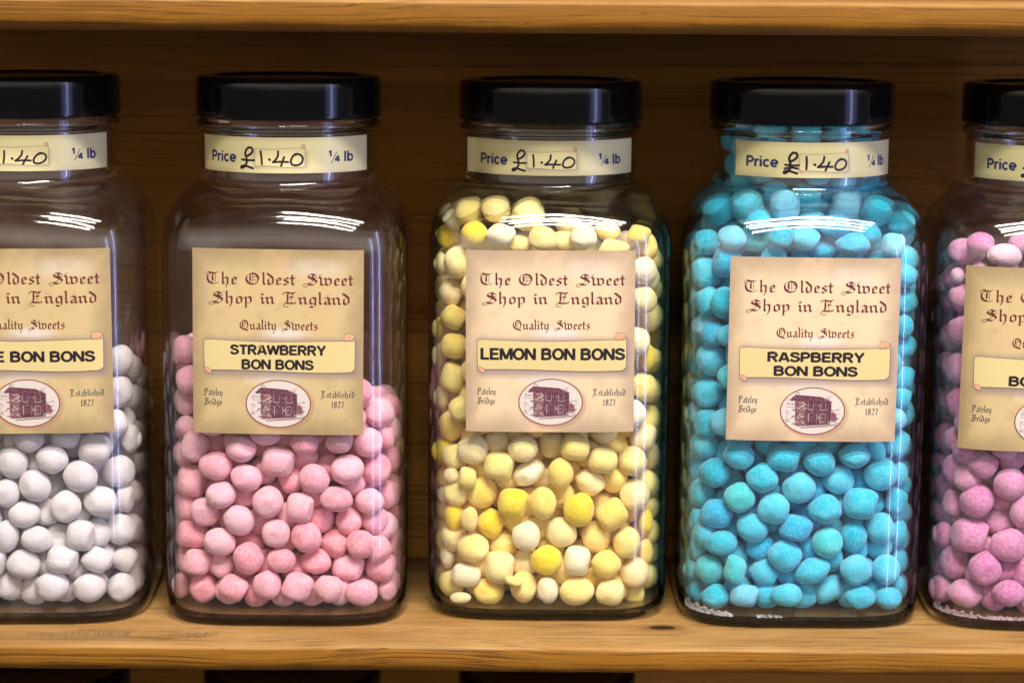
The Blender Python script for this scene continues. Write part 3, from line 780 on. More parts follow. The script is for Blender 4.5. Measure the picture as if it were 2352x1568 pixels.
def print_emblem(S, h0):
    cu, cv, au, av = 0.504, 0.834, 0.192, 0.131
    E = lambda x, y: UV(cu + (x - 1052) / 748 * au, cv + (y - 778) / 547 * av)
    n = 40
    us = [cu - au * math.cos(math.pi * i / (n - 1)) for i in range(n)]
    hh = lambda u, k: k * av * math.sqrt(max(0, 1 - ((u - cu) / au / k) ** 2)) if abs(u - cu) < au * k else 0
    strip_poly(S, us, lambda u: cv - hh(u, 1.0), lambda u: cv + hh(u, 1.0), M['ring'], h0)
    us2 = [cu - au * 0.965 * math.cos(math.pi * i / (n - 1)) for i in range(n)]
    strip_poly(S, us2, lambda u: cv - hh(u, 0.965) * 0.99, lambda u: cv + hh(u, 0.965) * 0.99, M['oval'], h0 + 1.0e-5)
    rr = random.Random(4)
    D, MID, L, Q = M['house'], M['house_mid'], M['house_lt'], M['house_pale']
    P = lambda pts, m, h: S.poly([E(*p) for p in pts], m, h0 + h)
    W = lambda pts, w, m=D, h=3.6e-5: S.pen([E(*p) for p in pts], w * LW * au / 748, m, h0 + h, False)
    rect = lambda x0, y0, x1, y1, m, h: P([(x0, y0), (x1, y0), (x1, y1), (x0, y1)], m, h)
    P([(880, 560), (1480, 590), (1475, 1000), (1465, 1075), (1000, 1105), (880, 1110)], D, 2.0e-5)
    P([(655, 545), (880, 560), (880, 1115), (700, 1130), (655, 1120)], MID, 2.0e-5)
    P([(528, 530), (590, 455), (660, 408), (960, 428), (1250, 452), (1300, 472), (1505, 568), (1440, 590), (1180, 588), (920, 568), (660, 545), (545, 548)], D, 2.6e-5)
    for _ in range(70):
        x = rr.uniform(580, 1400); y = 430 + (x - 580) * 0.07 + rr.uniform(10, 100) - max(0, x - 1250) * 0.1
        W([(x, y), (x + rr.uniform(15, 45), y + rr.uniform(-2, 8))], 9, MID, 2.9e-5)
    W([(655, 412), (668, 345), (725, 352), (748, 408)], 9); W([(668, 372), (735, 378)], 7)
    for _ in range(95):                                              # stones: pale on the gable, fewer on the front
        x, y = rr.uniform(655, 885), rr.uniform(565, 1105)
        rect(x, y, x + rr.uniform(22, 60), y + rr.uniform(12, 24), rr.choice([L, L, D, D]), 2.4e-5 + rr.random() * 4e-6)
    for _ in range(110):
        x, y = rr.uniform(880, 1460), rr.uniform(600, 1060)
        rect(x, y, x + rr.uniform(12, 34), y + rr.uniform(8, 18), rr.choice([Q, MID, MID]), 2.4e-5 + rr.random() * 2e-6)
    for _ in range(26):
        x, y = rr.uniform(570, 660), rr.choice([rr.uniform(740, 770), rr.uniform(830, 920), rr.uniform(1060, 1100)])
        W([(x, y), (x + rr.uniform(20, 60), y + rr.uniform(-4, 4))], rr.uniform(6, 14))
    for x0, y0, x1, y1 in ((938, 585, 1078, 752), (1228, 598, 1356, 765)):
        rect(x0, y0, x1, y1, Q, 3.0e-5); rect(x0 + 18, y0, x1 - 10, y1 - 20, D, 3.3e-5)
        W([((x0 + x1) / 2, y0 + 14), ((x0 + x1) / 2, y1 - 26)], 6, MID, 3.7e-5); W([(x0 + 22, (y0 + y1) / 2 - 8), (x1 - 14, (y0 + y1) / 2 - 6)], 6, MID, 3.7e-5)
    rect(955, 828, 970, 1027, L, 3.0e-5); rect(1146, 835, 1157, 1022, Q, 3.0e-5)
    rect(985, 850, 1135, 1040, D, 3.0e-5)
    for k in range(26): rect(990 + (k * 53) % 130, 880 + (k * 37) % 140, 1004 + (k * 53) % 130, 890 + (k * 37) % 140, Q if k % 5 == 0 else MID, 3.4e-5)
    rect(1220, 838, 1344, 856, Q, 3.0e-5); rect(1220, 862, 1236, 1062, L, 3.0e-5); rect(1340, 866, 1350, 1060, Q, 3.0e-5)
    rect(1244, 866, 1330, 1066, D, 3.0e-5); rect(1254, 1000, 1316, 1046, Q, 3.2e-5); rect(1278, 1000, 1290, 1046, D, 3.4e-5); rect(1252, 895, 1300, 965, MID, 3.2e-5)
    rect(1172, 905, 1202, 946, L, 3.0e-5); rect(1405, 1014, 1480, 1056, Q, 3.0e-5); rect(1420, 1028, 1470, 1036, D, 3.2e-5); rect(1182, 632, 1218, 650, Q, 3.0e-5)
    P([(1478, 800), (1520, 790), (1560, 830), (1600, 850), (1610, 920), (1640, 960), (1600, 1000), (1478, 1010)], MID, 2.8e-5)
    for y0, y1, w in ((1160, 1085, 9), (1170, 1115, 8), (1128, 1078, 7)): W([(700 + (y0 - 1128) * 2, y0), (1180, (y0 + y1) / 2), (1640, y1)], w)
    for k in range(16): W([(820 + k * 36, 1150 - k * 3), (900 + k * 36, 1162 - k * 2)], 6, MID)
    for _ in range(60):
        x, y = rr.gauss(1540, 42), rr.gauss(910, 55)
        if x > 1480: W([(x, y), (x + rr.uniform(-30, 34), y + rr.uniform(-28, 28))], rr.uniform(6, 13), rr.choice([D, D, MID]))
    for pts in ([(1485, 730), (1520, 770), (1570, 745), (1610, 765)], [(1600, 760), (1640, 715), (1665, 770)], [(1610, 940), (1680, 945)], [(1600, 850), (1665, 830)], [(1490, 1020), (1660, 1045)]): W(pts, 9)
    for pts in ([(455, 520), (540, 512)], [(470, 560), (455, 690), (640, 690), (650, 560)], [(500, 570), (498, 650)], [(540, 572), (540, 655)], [(590, 572), (588, 660)], [(470, 612), (640, 618)], [(655, 560), (655, 1120)],
                [(425, 795), (505, 795), (500, 835)], [(455, 770), (460, 1030)], [(500, 835), (540, 855)], [(405, 995), (520, 1000)], [(470, 970), (600, 950), (560, 920)], [(440, 1020), (530, 1030)],
                [(1360, 455), (1362, 500)], [(1362, 470), (1490, 420)], [(1390, 520), (1440, 475), (1442, 550)], [(1478, 570), (1478, 800)]): W(pts, 7)


def front_label(jar, mat, lines, at_z, dx, tilt, parent, stain=False):
    """paper on the bowed front of the jar; printing sits on it"""
    ct, st = math.cos(R(tilt)), math.sin(R(tilt))

    def fmap(x, y, h):
        X, Z = dx + x * ct - y * st, at_z + x * st + y * ct
        bow = 1.0 + 0.004 * math.sin(Z / 0.19 * 3.14)
        return (X, -(yfront(X, HW * bow) + 0.00022 + h), Z)
    P = Sheet()
    nu, nv = 33, 24
    for j in range(nv):
        for i in range(nu):
            P.v.append((*UV(i / (nu - 1), j / (nv - 1)), 0.0))
    k = P.mi(mat)
    for j in range(nv - 1):
        for i in range(nu - 1):
            a = j * nu + i
            P.f.append((a + nu, a + nu + 1, a + 1, a)); P.m.append(k)
    lab = link('front_label', P.mesh('front_label', fmap, lambda x, y: (x / LW + 0.5, 0.5 - y / LH, 0)), parent)
    mod = lab.modifiers.new('thickness', 'SOLIDIFY'); mod.thickness = 0.00012; mod.offset = -1
    T = Sheet()
    X = lambda u: (u - 0.5) * LW
    Y = lambda v: (0.5 - v) * LH
    h = 6e-5
    blackletter(T, 'The Oldest Sweet', X(0.084), X(0.945), Y(0.191), 0.0365 * LH * 1.12, M['title'], h, hi=M['title_hi'])
    blackletter(T, 'Shop in England', X(0.094), X(0.928), Y(0.294), 0.0365 * LH * 1.12, M['title'], h, hi=M['title_hi'])
    blackletter(T, 'Quality Sweets', X(0.276), X(0.738), Y(0.433), 0.0310 * LH * 1.08, M['title'], h, hi=M['title_hi'])
    for t, u0, u1, v in (('Pateley', 0.065, 0.180, 0.794), ('Bridge', 0.067, 0.176, 0.846), ('Established', 0.752, 0.952, 0.798), ('1827', 0.812, 0.892, 0.852)):
        blackletter(T, t, X(u0), X(u1), Y(v), 0.0195 * LH * (1.25 if t != '1827' else 1.5), M['slate'], h, weight=0.20)
    link('lettering', T.mesh('lettering', fmap), lab)
    B = Sheet(); print_banner(B, lines, 8e-5)
    if stain: B.poly([UV(0.40 + 0.012 * math.cos(k * 0.7) * (1 + 0.2 * (k % 2)), 0.527 + 0.011 * math.sin(k * 0.7)) for k in range(9)], M['stain'], 1.4e-4)
    link('scroll_banner', B.mesh('scroll_banner', fmap), lab)
    Em = Sheet(); print_emblem(Em, 8e-5)
    link('oval_emblem', Em.mesh('oval_emblem', fmap), lab)
    return lab


SR = NECK + 0.0003


def price_label(jar, parent, zc, phi, half=62.5, heavy=1.0, curl=False, slant=0.0):
    """paper strip wrapped round the neck; x runs along the arc in degrees"""
    H = 0.0170

    def fmap(x, y, h):
        t = R(phi + x)
        r = SR + 0.00012 + h
        if curl and x < -half + 9:
            r += 0.0022 * ((-half + 9 - x) / 9) ** 2
        return (r * math.sin(t), -r * math.cos(t), zc + y + slant * x * 1e-5)
    P = Sheet()
    nu, nv = 72, 5
    for j in range(nv):
        for i in range(nu):
            P.v.append((-half + 2 * half * i / (nu - 1), (0.5 - j / (nv - 1)) * H, 0))
    k = P.mi(M['strip'])
    for j in range(nv - 1):
        for i in range(nu - 1):
            a = j * nu + i
            P.f.append((a + nu, a + nu + 1, a + 1, a)); P.m.append(k)
    lab = link('price_label', P.mesh('price_label', fmap, lambda x, y: ((x + half) / (2 * half), 0.5 - y / H, 0)), parent)
    mod = lab.modifiers.new('thickness', 'SOLIDIFY'); mod.thickness = 0.00012; mod.offset = -1
    DEG = SR * math.pi / 180                       # metres per degree
    yv = lambda v: (0.5 - v) * H

    def wrap(S, name):
        S.v = [(x / DEG, y, h) for x, y, h in S.v]
        return link(name, S.mesh(name, fmap), lab)
    B = Sheet()
    d = lambda a: a * DEG
    us = lin(-16.8, 15, 22)
    ct = [(d(u), yv(0.315 + 0.018 * math.sin((u + 16.8) * 0.18))) for u in us]
    cb = [(d(u), yv(0.815 - 0.022 * math.sin((u + 16.8) * 0.18 + 0.4))) for u in us]
    b = len(B.v)
    for p, q in zip(ct, cb): B.v += [(*p, 4e-5), (*q, 4e-5)]
    k = B.mi(M['scroll_pale'])
    for i in range(len(us) - 1): B.f.append((b + 2 * i + 1, b + 2 * i + 3, b + 2 * i + 2, b + 2 * i)); B.m.append(k)
    w = 0.00016
    B.pen(ct, w, M['line'], 6e-5, False); B.pen(cb, w, M['line'], 6e-5, False)
    B.pen([ct[0], cb[0]], w * 0.7, M['line'], 6e-5, False); B.pen([(d(15.1), yv(0.22)), cb[-1]], w, M['line'], 6e-5, False)
    c1 = [(d(12.9), yv(0.33)), (d(13.0), yv(0.20)), (d(14.7), yv(0.19)), (d(15.3), yv(0.25)), (d(14.6), yv(0.32))]
    B.poly(c1, M['curl_pale'], 6.5e-5); B.pen(c1, w * 0.7, M['line'], 7e-5, False)
    c2 = [(d(-16.8), yv(0.78)), (d(-15.8), yv(0.77)), (d(-15.0), yv(0.83)), (d(-16.0), yv(0.88)), (d(-16.8), yv(0.84))]
    B.poly(c2, M['curl_pale'], 6.5e-5); B.pen(c2 + c2[:1], w * 0.7, M['line'], 7e-5, False)
    wrap(B, 'price_scroll')
    T = Sheet()
    sans(T, 'Price', d(-53.3), d(-30.6), yv(0.715), 0.30 * H, M['navy'], 4e-5, weight=0.205)
    wrap(T, 'lettering')
    T = Sheet()
    sans(T, '1', d(30.4), d(33.4), yv(0.545), 0.17 * H, M['navy'], 4e-5, weight=0.24)
    sans(T, '4', d(35.0), d(39.2), yv(0.70), 0.17 * H, M['navy'], 4e-5, weight=0.24)
    T.pen([(d(32.6), yv(0.74)), (d(36.8), yv(0.42))], 0.00040, M['navy'], 4e-5, False)
    sans(T, 'lb', d(42.0), d(50.2), yv(0.70), 0.29 * H, M['navy'], 4e-5, weight=0.19)
    wrap(T, 'lettering')
    Wm = Sheet()
    pw = 0.00106 * heavy
    P2 = lambda pts: [(d(-26.9 + (x - 595) / 170 * 9.3), yv(0.29 + (y - 310) / 300 * 0.59)) for x, y in pts]
    Wm.pen(curve(P2([(668, 436), (715, 412), (750, 360), (738, 318), (700, 312), (668, 350), (656, 405), (670, 460), (676, 505), (664, 550), (630, 598), (600, 604), (604, 582), (650, 572), (700, 588), (752, 606)]), 4), pw, M['pen'], 9e-5)
    Wm.pen(P2([(612, 486), (690, 494), (768, 490)]), pw * 0.9, M['pen'], 9.6e-5)
    if heavy > 1.1: Wm.pen(P2([(608, 540), (680, 520), (760, 538)]), pw * 0.9, M['pen'], 9.6e-5)
    hr = random.Random(int(heavy * 1000) + int(phi * 10))
    lean, grow, drop = hr.uniform(-0.10, 0.12), hr.uniform(0.92, 1.06), hr.uniform(-8, 8)
    P3 = lambda pts: [(d(-16.8 + (x - 780 - lean * (y - 470)) / 645 * 31.8), yv(0.29 + (470 + (y - 470) * grow + drop - 310) / 300 * 0.59)) for x, y in pts]
    pw2 = pw * 0.92
    Wm.pen(P3([(862, 370), (868, 460), (866, 550)]), pw2, M['pen'], 9e-5)
    Wm.pen(P3([(966, 482), (976, 488)]), pw2 * 1.15, M['pen'], 9e-5)
    Wm.pen(P3([(1090, 368), (1085, 430), (1055, 480), (1012, 520), (1100, 512), (1208, 516)]), pw2, M['pen'], 9e-5)
    Wm.pen(P3([(1162, 448), (1135, 510), (1114, 568)]), pw2, M['pen'], 9.6e-5)
    Wm.pen(curve(P3([(1335, 405), (1280, 430), (1245, 490), (1250, 545), (1300, 562), (1365, 540), (1398, 480), (1380, 425), (1320, 404), (1285, 425)]), 4), pw2, M['pen'], 9e-5)
    wrap(Wm, 'handwritten_price')
    return lab


# ------------------------------------------------------------------ the jars
GL = {
    'white': glass_mat('jar_glass_powdery', (0.97, 0.96, 0.96, 1), 0.045, (0.75, 0.70, 0.66, 1)),
    'pink': glass_mat('jar_glass_clear', (0.97, 0.965, 0.96, 1), 0.014, (0.72, 0.62, 0.58, 1)),
    'yellow': glass_mat('jar_glass_green', (0.965, 0.972, 0.958, 1), 0.018, (0.70, 0.66, 0.56, 1), (0.36, 0.50, 0.42, 1)),
    'blue': glass_mat('jar_glass_bluish', (0.965, 0.972, 0.97, 1), 0.016, (0.70, 0.72, 0.74, 1)),
    'violet': glass_mat('jar_glass_dusted', (0.97, 0.965, 0.965, 1), 0.060, (0.75, 0.66, 0.68, 1)),
}
BODY = jar_glass(GL['pink'])
# key: jar centre, depth, label turn on the neck, label place (height, sideways, tilt), label paper, flavour lines
JARS = {
    'white': dict(x=-0.2405, y=0.000, phi=9, pz=0.2258, lz=0.1378, lx=0.0058, turn=2.5, tilt=0.2, paper='paper', lines=[('WHITE BON BONS', 0.085, 0.905, 0.610, 0.058)],
                  label='glass sweet jar of white bon bons with a black screw lid', heavy=1.0),
    'pink': dict(x=-0.1115, y=0.000, phi=0.4, half=65, pz=0.2257, lz=0.1384, lx=-0.0004, tilt=-0.5, paper='paper', lines=[('STRAWBERRY', 0.222, 0.783, 0.568, 0.053), ('BON BONS', 0.288, 0.712, 0.647, 0.053)],
                 label='glass sweet jar half filled with pink strawberry bon bons', heavy=1.05),
    'yellow': dict(x=0.0178, y=0.013, phi=1.2, half=65, pz=0.2258, lz=0.1385, lx=0.0, tilt=0.2, paper='paper_pale', lines=[('LEMON BON BONS', 0.086, 0.945, 0.600, 0.064)],
                   label='glass sweet jar filled with yellow lemon bon bons up to its shoulder', heavy=1.0, curl=True, tall=0.993),
    'blue': dict(tall=0.996, x=0.1420, y=0.003, phi=9.3, pz=0.2258, lz=0.1366, lx=0.0012, tilt=-0.35, paper='paper_pale', lines=[('RASPBERRY', 0.228, 0.800, 0.566, 0.053), ('BON BONS', 0.267, 0.763, 0.642, 0.053)],
                 label='glass sweet jar filled to the neck with blue raspberry bon bons', heavy=1.12),
    'violet': dict(tall=0.996, x=0.2668, y=0.000, phi=-6, half=67, pz=0.2248, lz=0.1325, lx=-0.0090, turn=-2.5, tilt=-0.6, paper='paper', lines=[('VIOLET', 0.355, 0.645, 0.566, 0.053), ('BON BONS', 0.267, 0.763, 0.642, 0.053)],
                   label='powder dusted glass sweet jar of mauve bon bons, cut off by the picture edge', heavy=1.0),
}
JAR_GROUP = 'sweet jars standing on the shelf'
for key, J in JARS.items():
    root = link('sweet_jar', None, loc=(J['x'], J['y'], Z0))
    tag(root, J['label'], 'jar', JAR_GROUP)
    gme = BODY if key == 'pink' else BODY.copy()
    gme.materials[0] = GL[key]
    link('glass_body', gme, root)
    lid = link('lid', LID, root)
    lid.rotation_euler.z = random.uniform(0, 6)
    front_label(key, M[J['paper']], J['lines'], J['lz'], J['lx'], J['tilt'], root, stain=(key == 'pink'))
    price_label(key, root, J['pz'], J['phi'] - J.get('turn', 0), J.get('half', 62.5), heavy=J['heavy'], curl=J.get('curl', False))
    for ch in root.children: ch.location.z -= Z0
    root.rotation_euler.z = R(J.get('turn', 0))
    root.scale.z = J.get('tall', 1.0)
# the next row of jars, of which only the lids reach into the picture
for x, lab in ((-0.2410, 'black lidded jar on the shelf below, under the white bon bons'), (-0.1120, 'black lidded jar on the shelf below, under the strawberry jar'), (0.0185, 'black lidded jar on the shelf below, under the lemon jar')):
    root = link('sweet_jar', None, loc=(x, 0.0, Z0 - SHELF_GAP))
    tag(root, lab, 'jar', 'jars on the shelf below')
    link('glass_body', BODY, root, (0, 0, -Z0))
    link('lid', LID, root, (0, 0, -Z0))

# ------------------------------------------------------------------ bon bons
RC = 0.0075


def candy_mesh(k):
    """a dusted sweet: a squat rounded drum or ball with flats and dents"""
    rr = random.Random(100 + k)
    bm = bmesh.new()
    bmesh.ops.create_icosphere(bm, subdivisions=4, radius=1.0)
    e = rr.choice([2.25, 2.5, 2.8, 3.2, 2.4])
    rot = Euler((rr.uniform(0, 3), rr.uniform(0, 3), rr.uniform(0, 3))).to_matrix()
    lobes = [(Vector((rr.gauss(0, 1), rr.gauss(0, 1), rr.gauss(0, 1))).normalized(), rr.uniform(-0.10, 0.07), rr.uniform(1.5, 5)) for _ in range(9)]
    flats = [(Vector((rr.gauss(0, 1), rr.gauss(0, 1), rr.gauss(0, 1))).normalized(), rr.uniform(0.80, 0.93)) for _ in range(rr.choice([1, 2, 3]))]
    for v in bm.verts:
        d = v.co.normalized()
        q = rot @ d
        r = 1.0 / (max(1e-6, (math.hypot(q.x, q.y)) ** e + abs(q.z) ** e)) ** (1 / e) * 0.95
        for c, a, s in lobes: r *= 1 + a * math.exp(s * (d.dot(c) - 1) * 2)
        for c, lim in flats:
            h = r * d.dot(c)
            if h > lim: r = r * (1 - 0.8 * (1 - lim / h))
        v.co = d * r * RC
    for ax in range(3):
        lo, hi = min(v.co[ax] for v in bm.verts), max(v.co[ax] for v in bm.verts)
        for v in bm.verts: v.co[ax] = (v.co[ax] - (lo + hi) / 2) * 2 * RC / (hi - lo)
    me = bpy.data.meshes.new('bon_bon')
    bm.to_mesh(me); bm.free()
    me.polygons.foreach_set('use_smooth', [True] * len(me.polygons))
    return me


SHAPES = [candy_mesh(k) for k in range(16)]
FLAVOUR = {
    'white': dict(name='white_bon_bon', word='white', tones=[(0.66, 0.635, 0.66), (0.64, 0.615, 0.64), (0.68, 0.65, 0.655)],
                  mat=candy_mat('white_sugar', (0.72, 0.70, 0.72, 1), 0.25, 0.15, 0.10), group='white bon bons in the first jar'),
    'pink': dict(name='pink_bon_bon', word='pink', tones=[(0.85, 0.44, 0.53), (0.86, 0.49, 0.59), (0.83, 0.32, 0.40), (0.85, 0.41, 0.51), (0.84, 0.37, 0.46)],
                 mat=candy_mat('pink_sugar', (0.87, 0.60, 0.68, 1), 0.28, 0.45, 0.18), group='strawberry bon bons in the second jar'),
    'yellow': dict(name='yellow_bon_bon', word='yellow', tones=[(0.93, 0.73, 0.30), (0.93, 0.75, 0.38), (0.93, 0.68, 0.18), (0.93, 0.72, 0.26), (0.93, 0.76, 0.45)], vivid=(0.93, 0.65, 0.022), pale=(0.92, 0.80, 0.58),
                   mat=candy_mat('lemon_sugar', (0.92, 0.78, 0.45, 1), 0.16, 0.40, 0.05), group='lemon bon bons in the third jar'),
    'blue': dict(name='blue_bon_bon', word='blue', tones=[(0.05, 0.49, 0.70), (0.08, 0.53, 0.70), (0.025, 0.40, 0.68), (0.11, 0.55, 0.74), (0.04, 0.48, 0.66)], vivid=(0.008, 0.45, 0.64), pale=(0.22, 0.57, 0.76), green=(0.08, 0.57, 0.61),
                 mat=candy_mat('blue_sugar', (0.22, 0.60, 0.78, 1), 0.28, 0.55, 0.40), group='raspberry bon bons in the fourth jar'),
    'violet': dict(name='mauve_bon_bon', word='mauve', tones=[(0.60, 0.23, 0.43), (0.64, 0.28, 0.48), (0.56, 0.20, 0.41), (0.61, 0.27, 0.43)], pale=(0.74, 0.50, 0.60),
                   mat=candy_mat('mauve_sugar', (0.76, 0.50, 0.62, 1), 0.26, 0.45, 0.16), group='mauve bon bons in the fifth jar'),
}
# sweets one can see lying against the front glass: crop letter, then centre x, y, width, height (, turn) read off the photograph
CROP = {'A': (0, 1800), 'B': (1300, 1800), 'C': (2696, 1800), 'D': (0, 900), 'E': (1300, 900), 'G': (2696, 900), 'F': (1300, 0), 'H': (2696, 0)}
SEEN = {
    'white': '''A 85 80 210 230;A 350 60 225 210;A 635 -10 230 210;A 195 -75 215 190;A 440 -95 220 170;A 540 172 240 228;A 795 140 235 235;A 45 285 180 205;A 237 238 225 225;A 165 430 225 190;A 443 375 215 230;
A 675 343 245 218;A 40 575 180 225;A 247 595 225 183;A 540 570 205 220;A 810 528 215 225;A 158 765 240 213;A 420 733 230 198;A 650 735 230 190;A 862 725 195 200;A 350 910 235 208;A 600 920 230 205;A 815 930 208 205;
A 60 905 205 215;A -45 745 180 200;A -80 440 200 210;D 835 905 190 210;D 800 1115 200 235;D 770 1330 190 200;D 880 1430 150 200;D 700 1440 190 190;A 890 320 130 205''',
    'pink': '''A 1310 -25 210 215;A 1450 100 235 210;A 1620 -10 215 190;A 1870 75 235 213;A 1785 -105 215 150;A 2045 -50 195 170;A 2280 -60 190 160;A 1290 205 220 230;A 1485 300 215 195;A 1655 185 222 185 12;A 1800 345 217 225;
A 2110 190 207 215 -30;A 2015 385 197 210;A 2260 328 232 180;A 1380 410 215 212 25;A 1605 468 222 205 25;A 1855 555 203 205 35;A 2060 585 215 225;A 1290 560 235 198;A 1475 615 228 200;A 1325 750 222 185;A 1670 725 220 232 v;
A 1890 740 200 172 v;A 2120 745 222 190 v;A 1370 920 200 212 v;A 1565 925 222 200;A 1795 900 195 213;A 2000 915 227 205;A 2210 925 197 195 30;A 1215 905 130 190;A 1225 725 120 190;A 1235 480 120 180;
B 150 128 235 212;B 345 125 210 230;B 95 330 203 182;B 300 345 208 190;B 130 485 220 200 -20;B 240 632 212 205 40;B 380 505 235 215;B 155 783 232 185;B 375 780 215 215;B 245 953 228 190;B 435 930 135 170;B -35 745 200 190;
B 430 300 120 190;B 440 620 120 170;E 365 1260 220 225;E 290 1460 210 212;E 415 1420 110 180;E 90 1455 190 165;E 180 1300 200 200;D 1250 835 190 200;D 1275 970 190 190;D 1245 1180 180 215;D 1255 1350 170 160;D 1400 1120 200 200;D 1420 1320 210 200''',
    'yellow': '''B 993 -5 222 212;B 1170 105 217 200;B 1330 -10 213 185;B 1370 150 240 170 -40 p;B 1583 155 180 228;B 1680 -20 205 190;B 1865 65 208 192;B 2060 70 203 210;B 850 170 115 115;B 955 185 132 162;B 1055 280 225 228;
B 1265 355 217 215 v;B 1465 355 187 235;B 1780 210 225 200 20;B 2080 300 217 230;B 800 300 115 125 p;B 870 445 150 232 v;B 968 460 125 180;B 1112 490 207 225 v;B 1705 395 217 243 v;B 1930 430 217 232 35;B 1350 573 200 217 p;
B 1587 550 232 222 25;B 1820 578 215 227 30;B 2028 617 195 218;B 995 655 225 212;B 825 705 108 188 p;B 1175 785 212 238;B 1487 735 225 210 v;B 1695 740 187 213 p;B 1890 765 212 202;B 2080 820 215 215;B 945 835 217 172 p;
B 850 890 190 190;B 1100 945 220 190;B 1335 915 192 232;B 1265 880 130 70 20;B 1495 940 147 190 p;B 1690 945 250 205;B 1915 955 205 192;B 910 1000 150 80;B 2080 960 140 150;B 2155 480 100 200 v;B 2155 680 100 190;B 790 600 110 170;
E 2140 305 190 195 p;E 2140 500 190 192;E 2090 780 195 203;E 2170 890 110 192 v;E 2145 1090 190 212;E 2070 1265 190 200 p;E 2140 1420 190 200;E 2165 150 150 200;E 2110 60 170 130;E 895 250 205 232;E 830 450 190 205;E 862 620 190 182;
E 862 810 190 185;E 862 1020 195 222;E 915 1230 180 180;E 830 1345 200 225;E 805 1520 190 200 v;E 780 260 110 170;E 770 690 110 160;E 770 870 110 180;E 785 1150 120 170;
F 820 1475 160 150 p;F 970 1430 192 180;F 1150 1415 202 170;F 1365 1450 232 212;E 1005 60 190 182 v;E 835 70 190 190 v;E 1180 65 212 162 p;E 1310 130 180 140;E 1465 95 200 182;E 1735 80 192 182 p;E 1600 110 200 150 ;E 1940 165 220 150;E 1900 40 180 130;E 1640 1 190 130;E 2030 110 150 150 p''',
    'blue': '''C 205 -37 212 210;C 435 35 217 192;C 740 50 242 192 v;C 975 75 222 205;C 1210 30 220 195;C 275 150 228 212 v;C 590 185 227 217;C 840 250 237 217;C 1100 195 227 208;C 1390 160 242 227;C 440 315 222 215 g;C 285 425 238 205;
C 668 390 227 220;C 1010 395 240 217;C 1255 357 245 222;C 1495 335 162 192 v;C 525 520 237 200 25;C 820 520 242 187;C 315 620 236 172;C 1030 620 217 220 g;C 1207 580 190 237 v;C 1385 520 212 220;C 1508 550 120 190;C 745 705 230 222 30;
C 235 795 202 203 g;C 410 800 162 212 g;C 605 815 217 225;C 930 810 262 185 -25;C 1220 800 222 217;C 1425 800 200 220;C 275 985 202 182 v;C 475 975 203 160 p;C 757 970 215 167;C 1030 930 228 190 -30;C 1250 985 215 165;C 1440 990 192 162;
C 175 285 192 210;C 135 640 140 200;C 115 460 130 170;C 120 800 130 150;C 125 950 140 160;C 1520 160 110 170;C 1515 740 110 180;C 1505 900 100 130;
G 1550 340 185 172;G 1560 510 172 190;G 1540 680 150 160 v;G 1540 815 185 182;G 1535 1030 180 180;G 1535 1165 130 150;G 1480 1300 172 150 p;G 1500 1460 185 200;G 205 115 203 182 v;G 390 85 200 172 p;G 355 245 200 232;G 220 320 232 232;
G 180 490 170 150;G 335 520 190 222 v;G 195 680 217 225 p;G 370 740 180 165;G 250 900 222 232;G 372 1020 170 185 g;G 225 1125 232 212;G 145 1265 150 160 p;G 205 1310 150 165;G 325 1320 172 200 p;
G 540 90 225 187 g;G 720 75 182 155 v;G 872 90 227 182;G 1200 130 240 165;G 1080 10 240 165;G 1300 60 190 160 v;G 1475 140 162 180 p;H 255 1420 232 192 v;H 745 1395 205 240 p;H 880 1330 212 180 v;H 1145 1400 200 220 p;H 1360 1430 212 182 v;
H 1545 1500 212 182;H 570 1490 180 165;G 640 170 190 170;G 1000 170 190 140''',
    'violet': '''C 1870 130 222 242;C 2075 95 217 205;C 2260 225 232 232;C 2035 335 242 247;C 1825 350 162 190;C 1990 570 262 243;C 2245 635 250 240;C 2345 405 190 240;C 1860 745 207 250;C 2090 790 230 243;C 1955 960 260 200;C 2250 960 232 190;
C 1790 930 172 200;C 1805 560 150 190;C 2370 820 190 230;C 2230 -30 200 200;G 1960 180 262 192;G 2220 205 235 165 p;G 2060 120 190 150;G 1860 485 200 200;G 1870 705 215 222;G 1870 965 185 222;G 1865 1190 182 230;G 1860 1430 172 192;
G 1830 340 100 115 p;G 1920 1080 150 170;G 2330 120 170 150;G 2020 600 200 200''',
}
# how high the heap stands: pixel row of its top at the left and right of the jar (measuring grid), and whether it fills the shoulder
HEAP = {'white': (0.126, 0.131), 'pink': (0.146, 0.110), 'yellow': (0.201, 0.187), 'blue': (0.255, 0.255), 'violet': (0.178, 0.178)}


def inner_half(z):
    if z < 0.178: return HW - WALL
    pts = [(0.178, 1.0), (0.1845, 0.97), (0.1905, 0.90), (0.1965, 0.75), (0.2018, 0.50), (0.2062, 0.20), (0.2090, 0.05), (0.2130, 0.0), (0.3, 0.0)]
    for (z0, q0), (z1, q1) in zip(pts, pts[1:]):
        if z <= z1:
            q = q0 + (q1 - q0) * (z - z0) / (z1 - z0)
            return 0.040 + q * (HW - WALL - 0.040)
    return 0.040


def inner_half_np(z):
    return np.interp(z, [0.0, 0.178, 0.1845, 0.1905, 0.1965, 0.2018, 0.2062, 0.2090, 0.2130, 0.3], [HW - WALL] * 2 + [0.040 + q * (HW - WALL - 0.040) for q in (0.97, 0.90, 0.75, 0.50, 0.20, 0.05, 0, 0)])


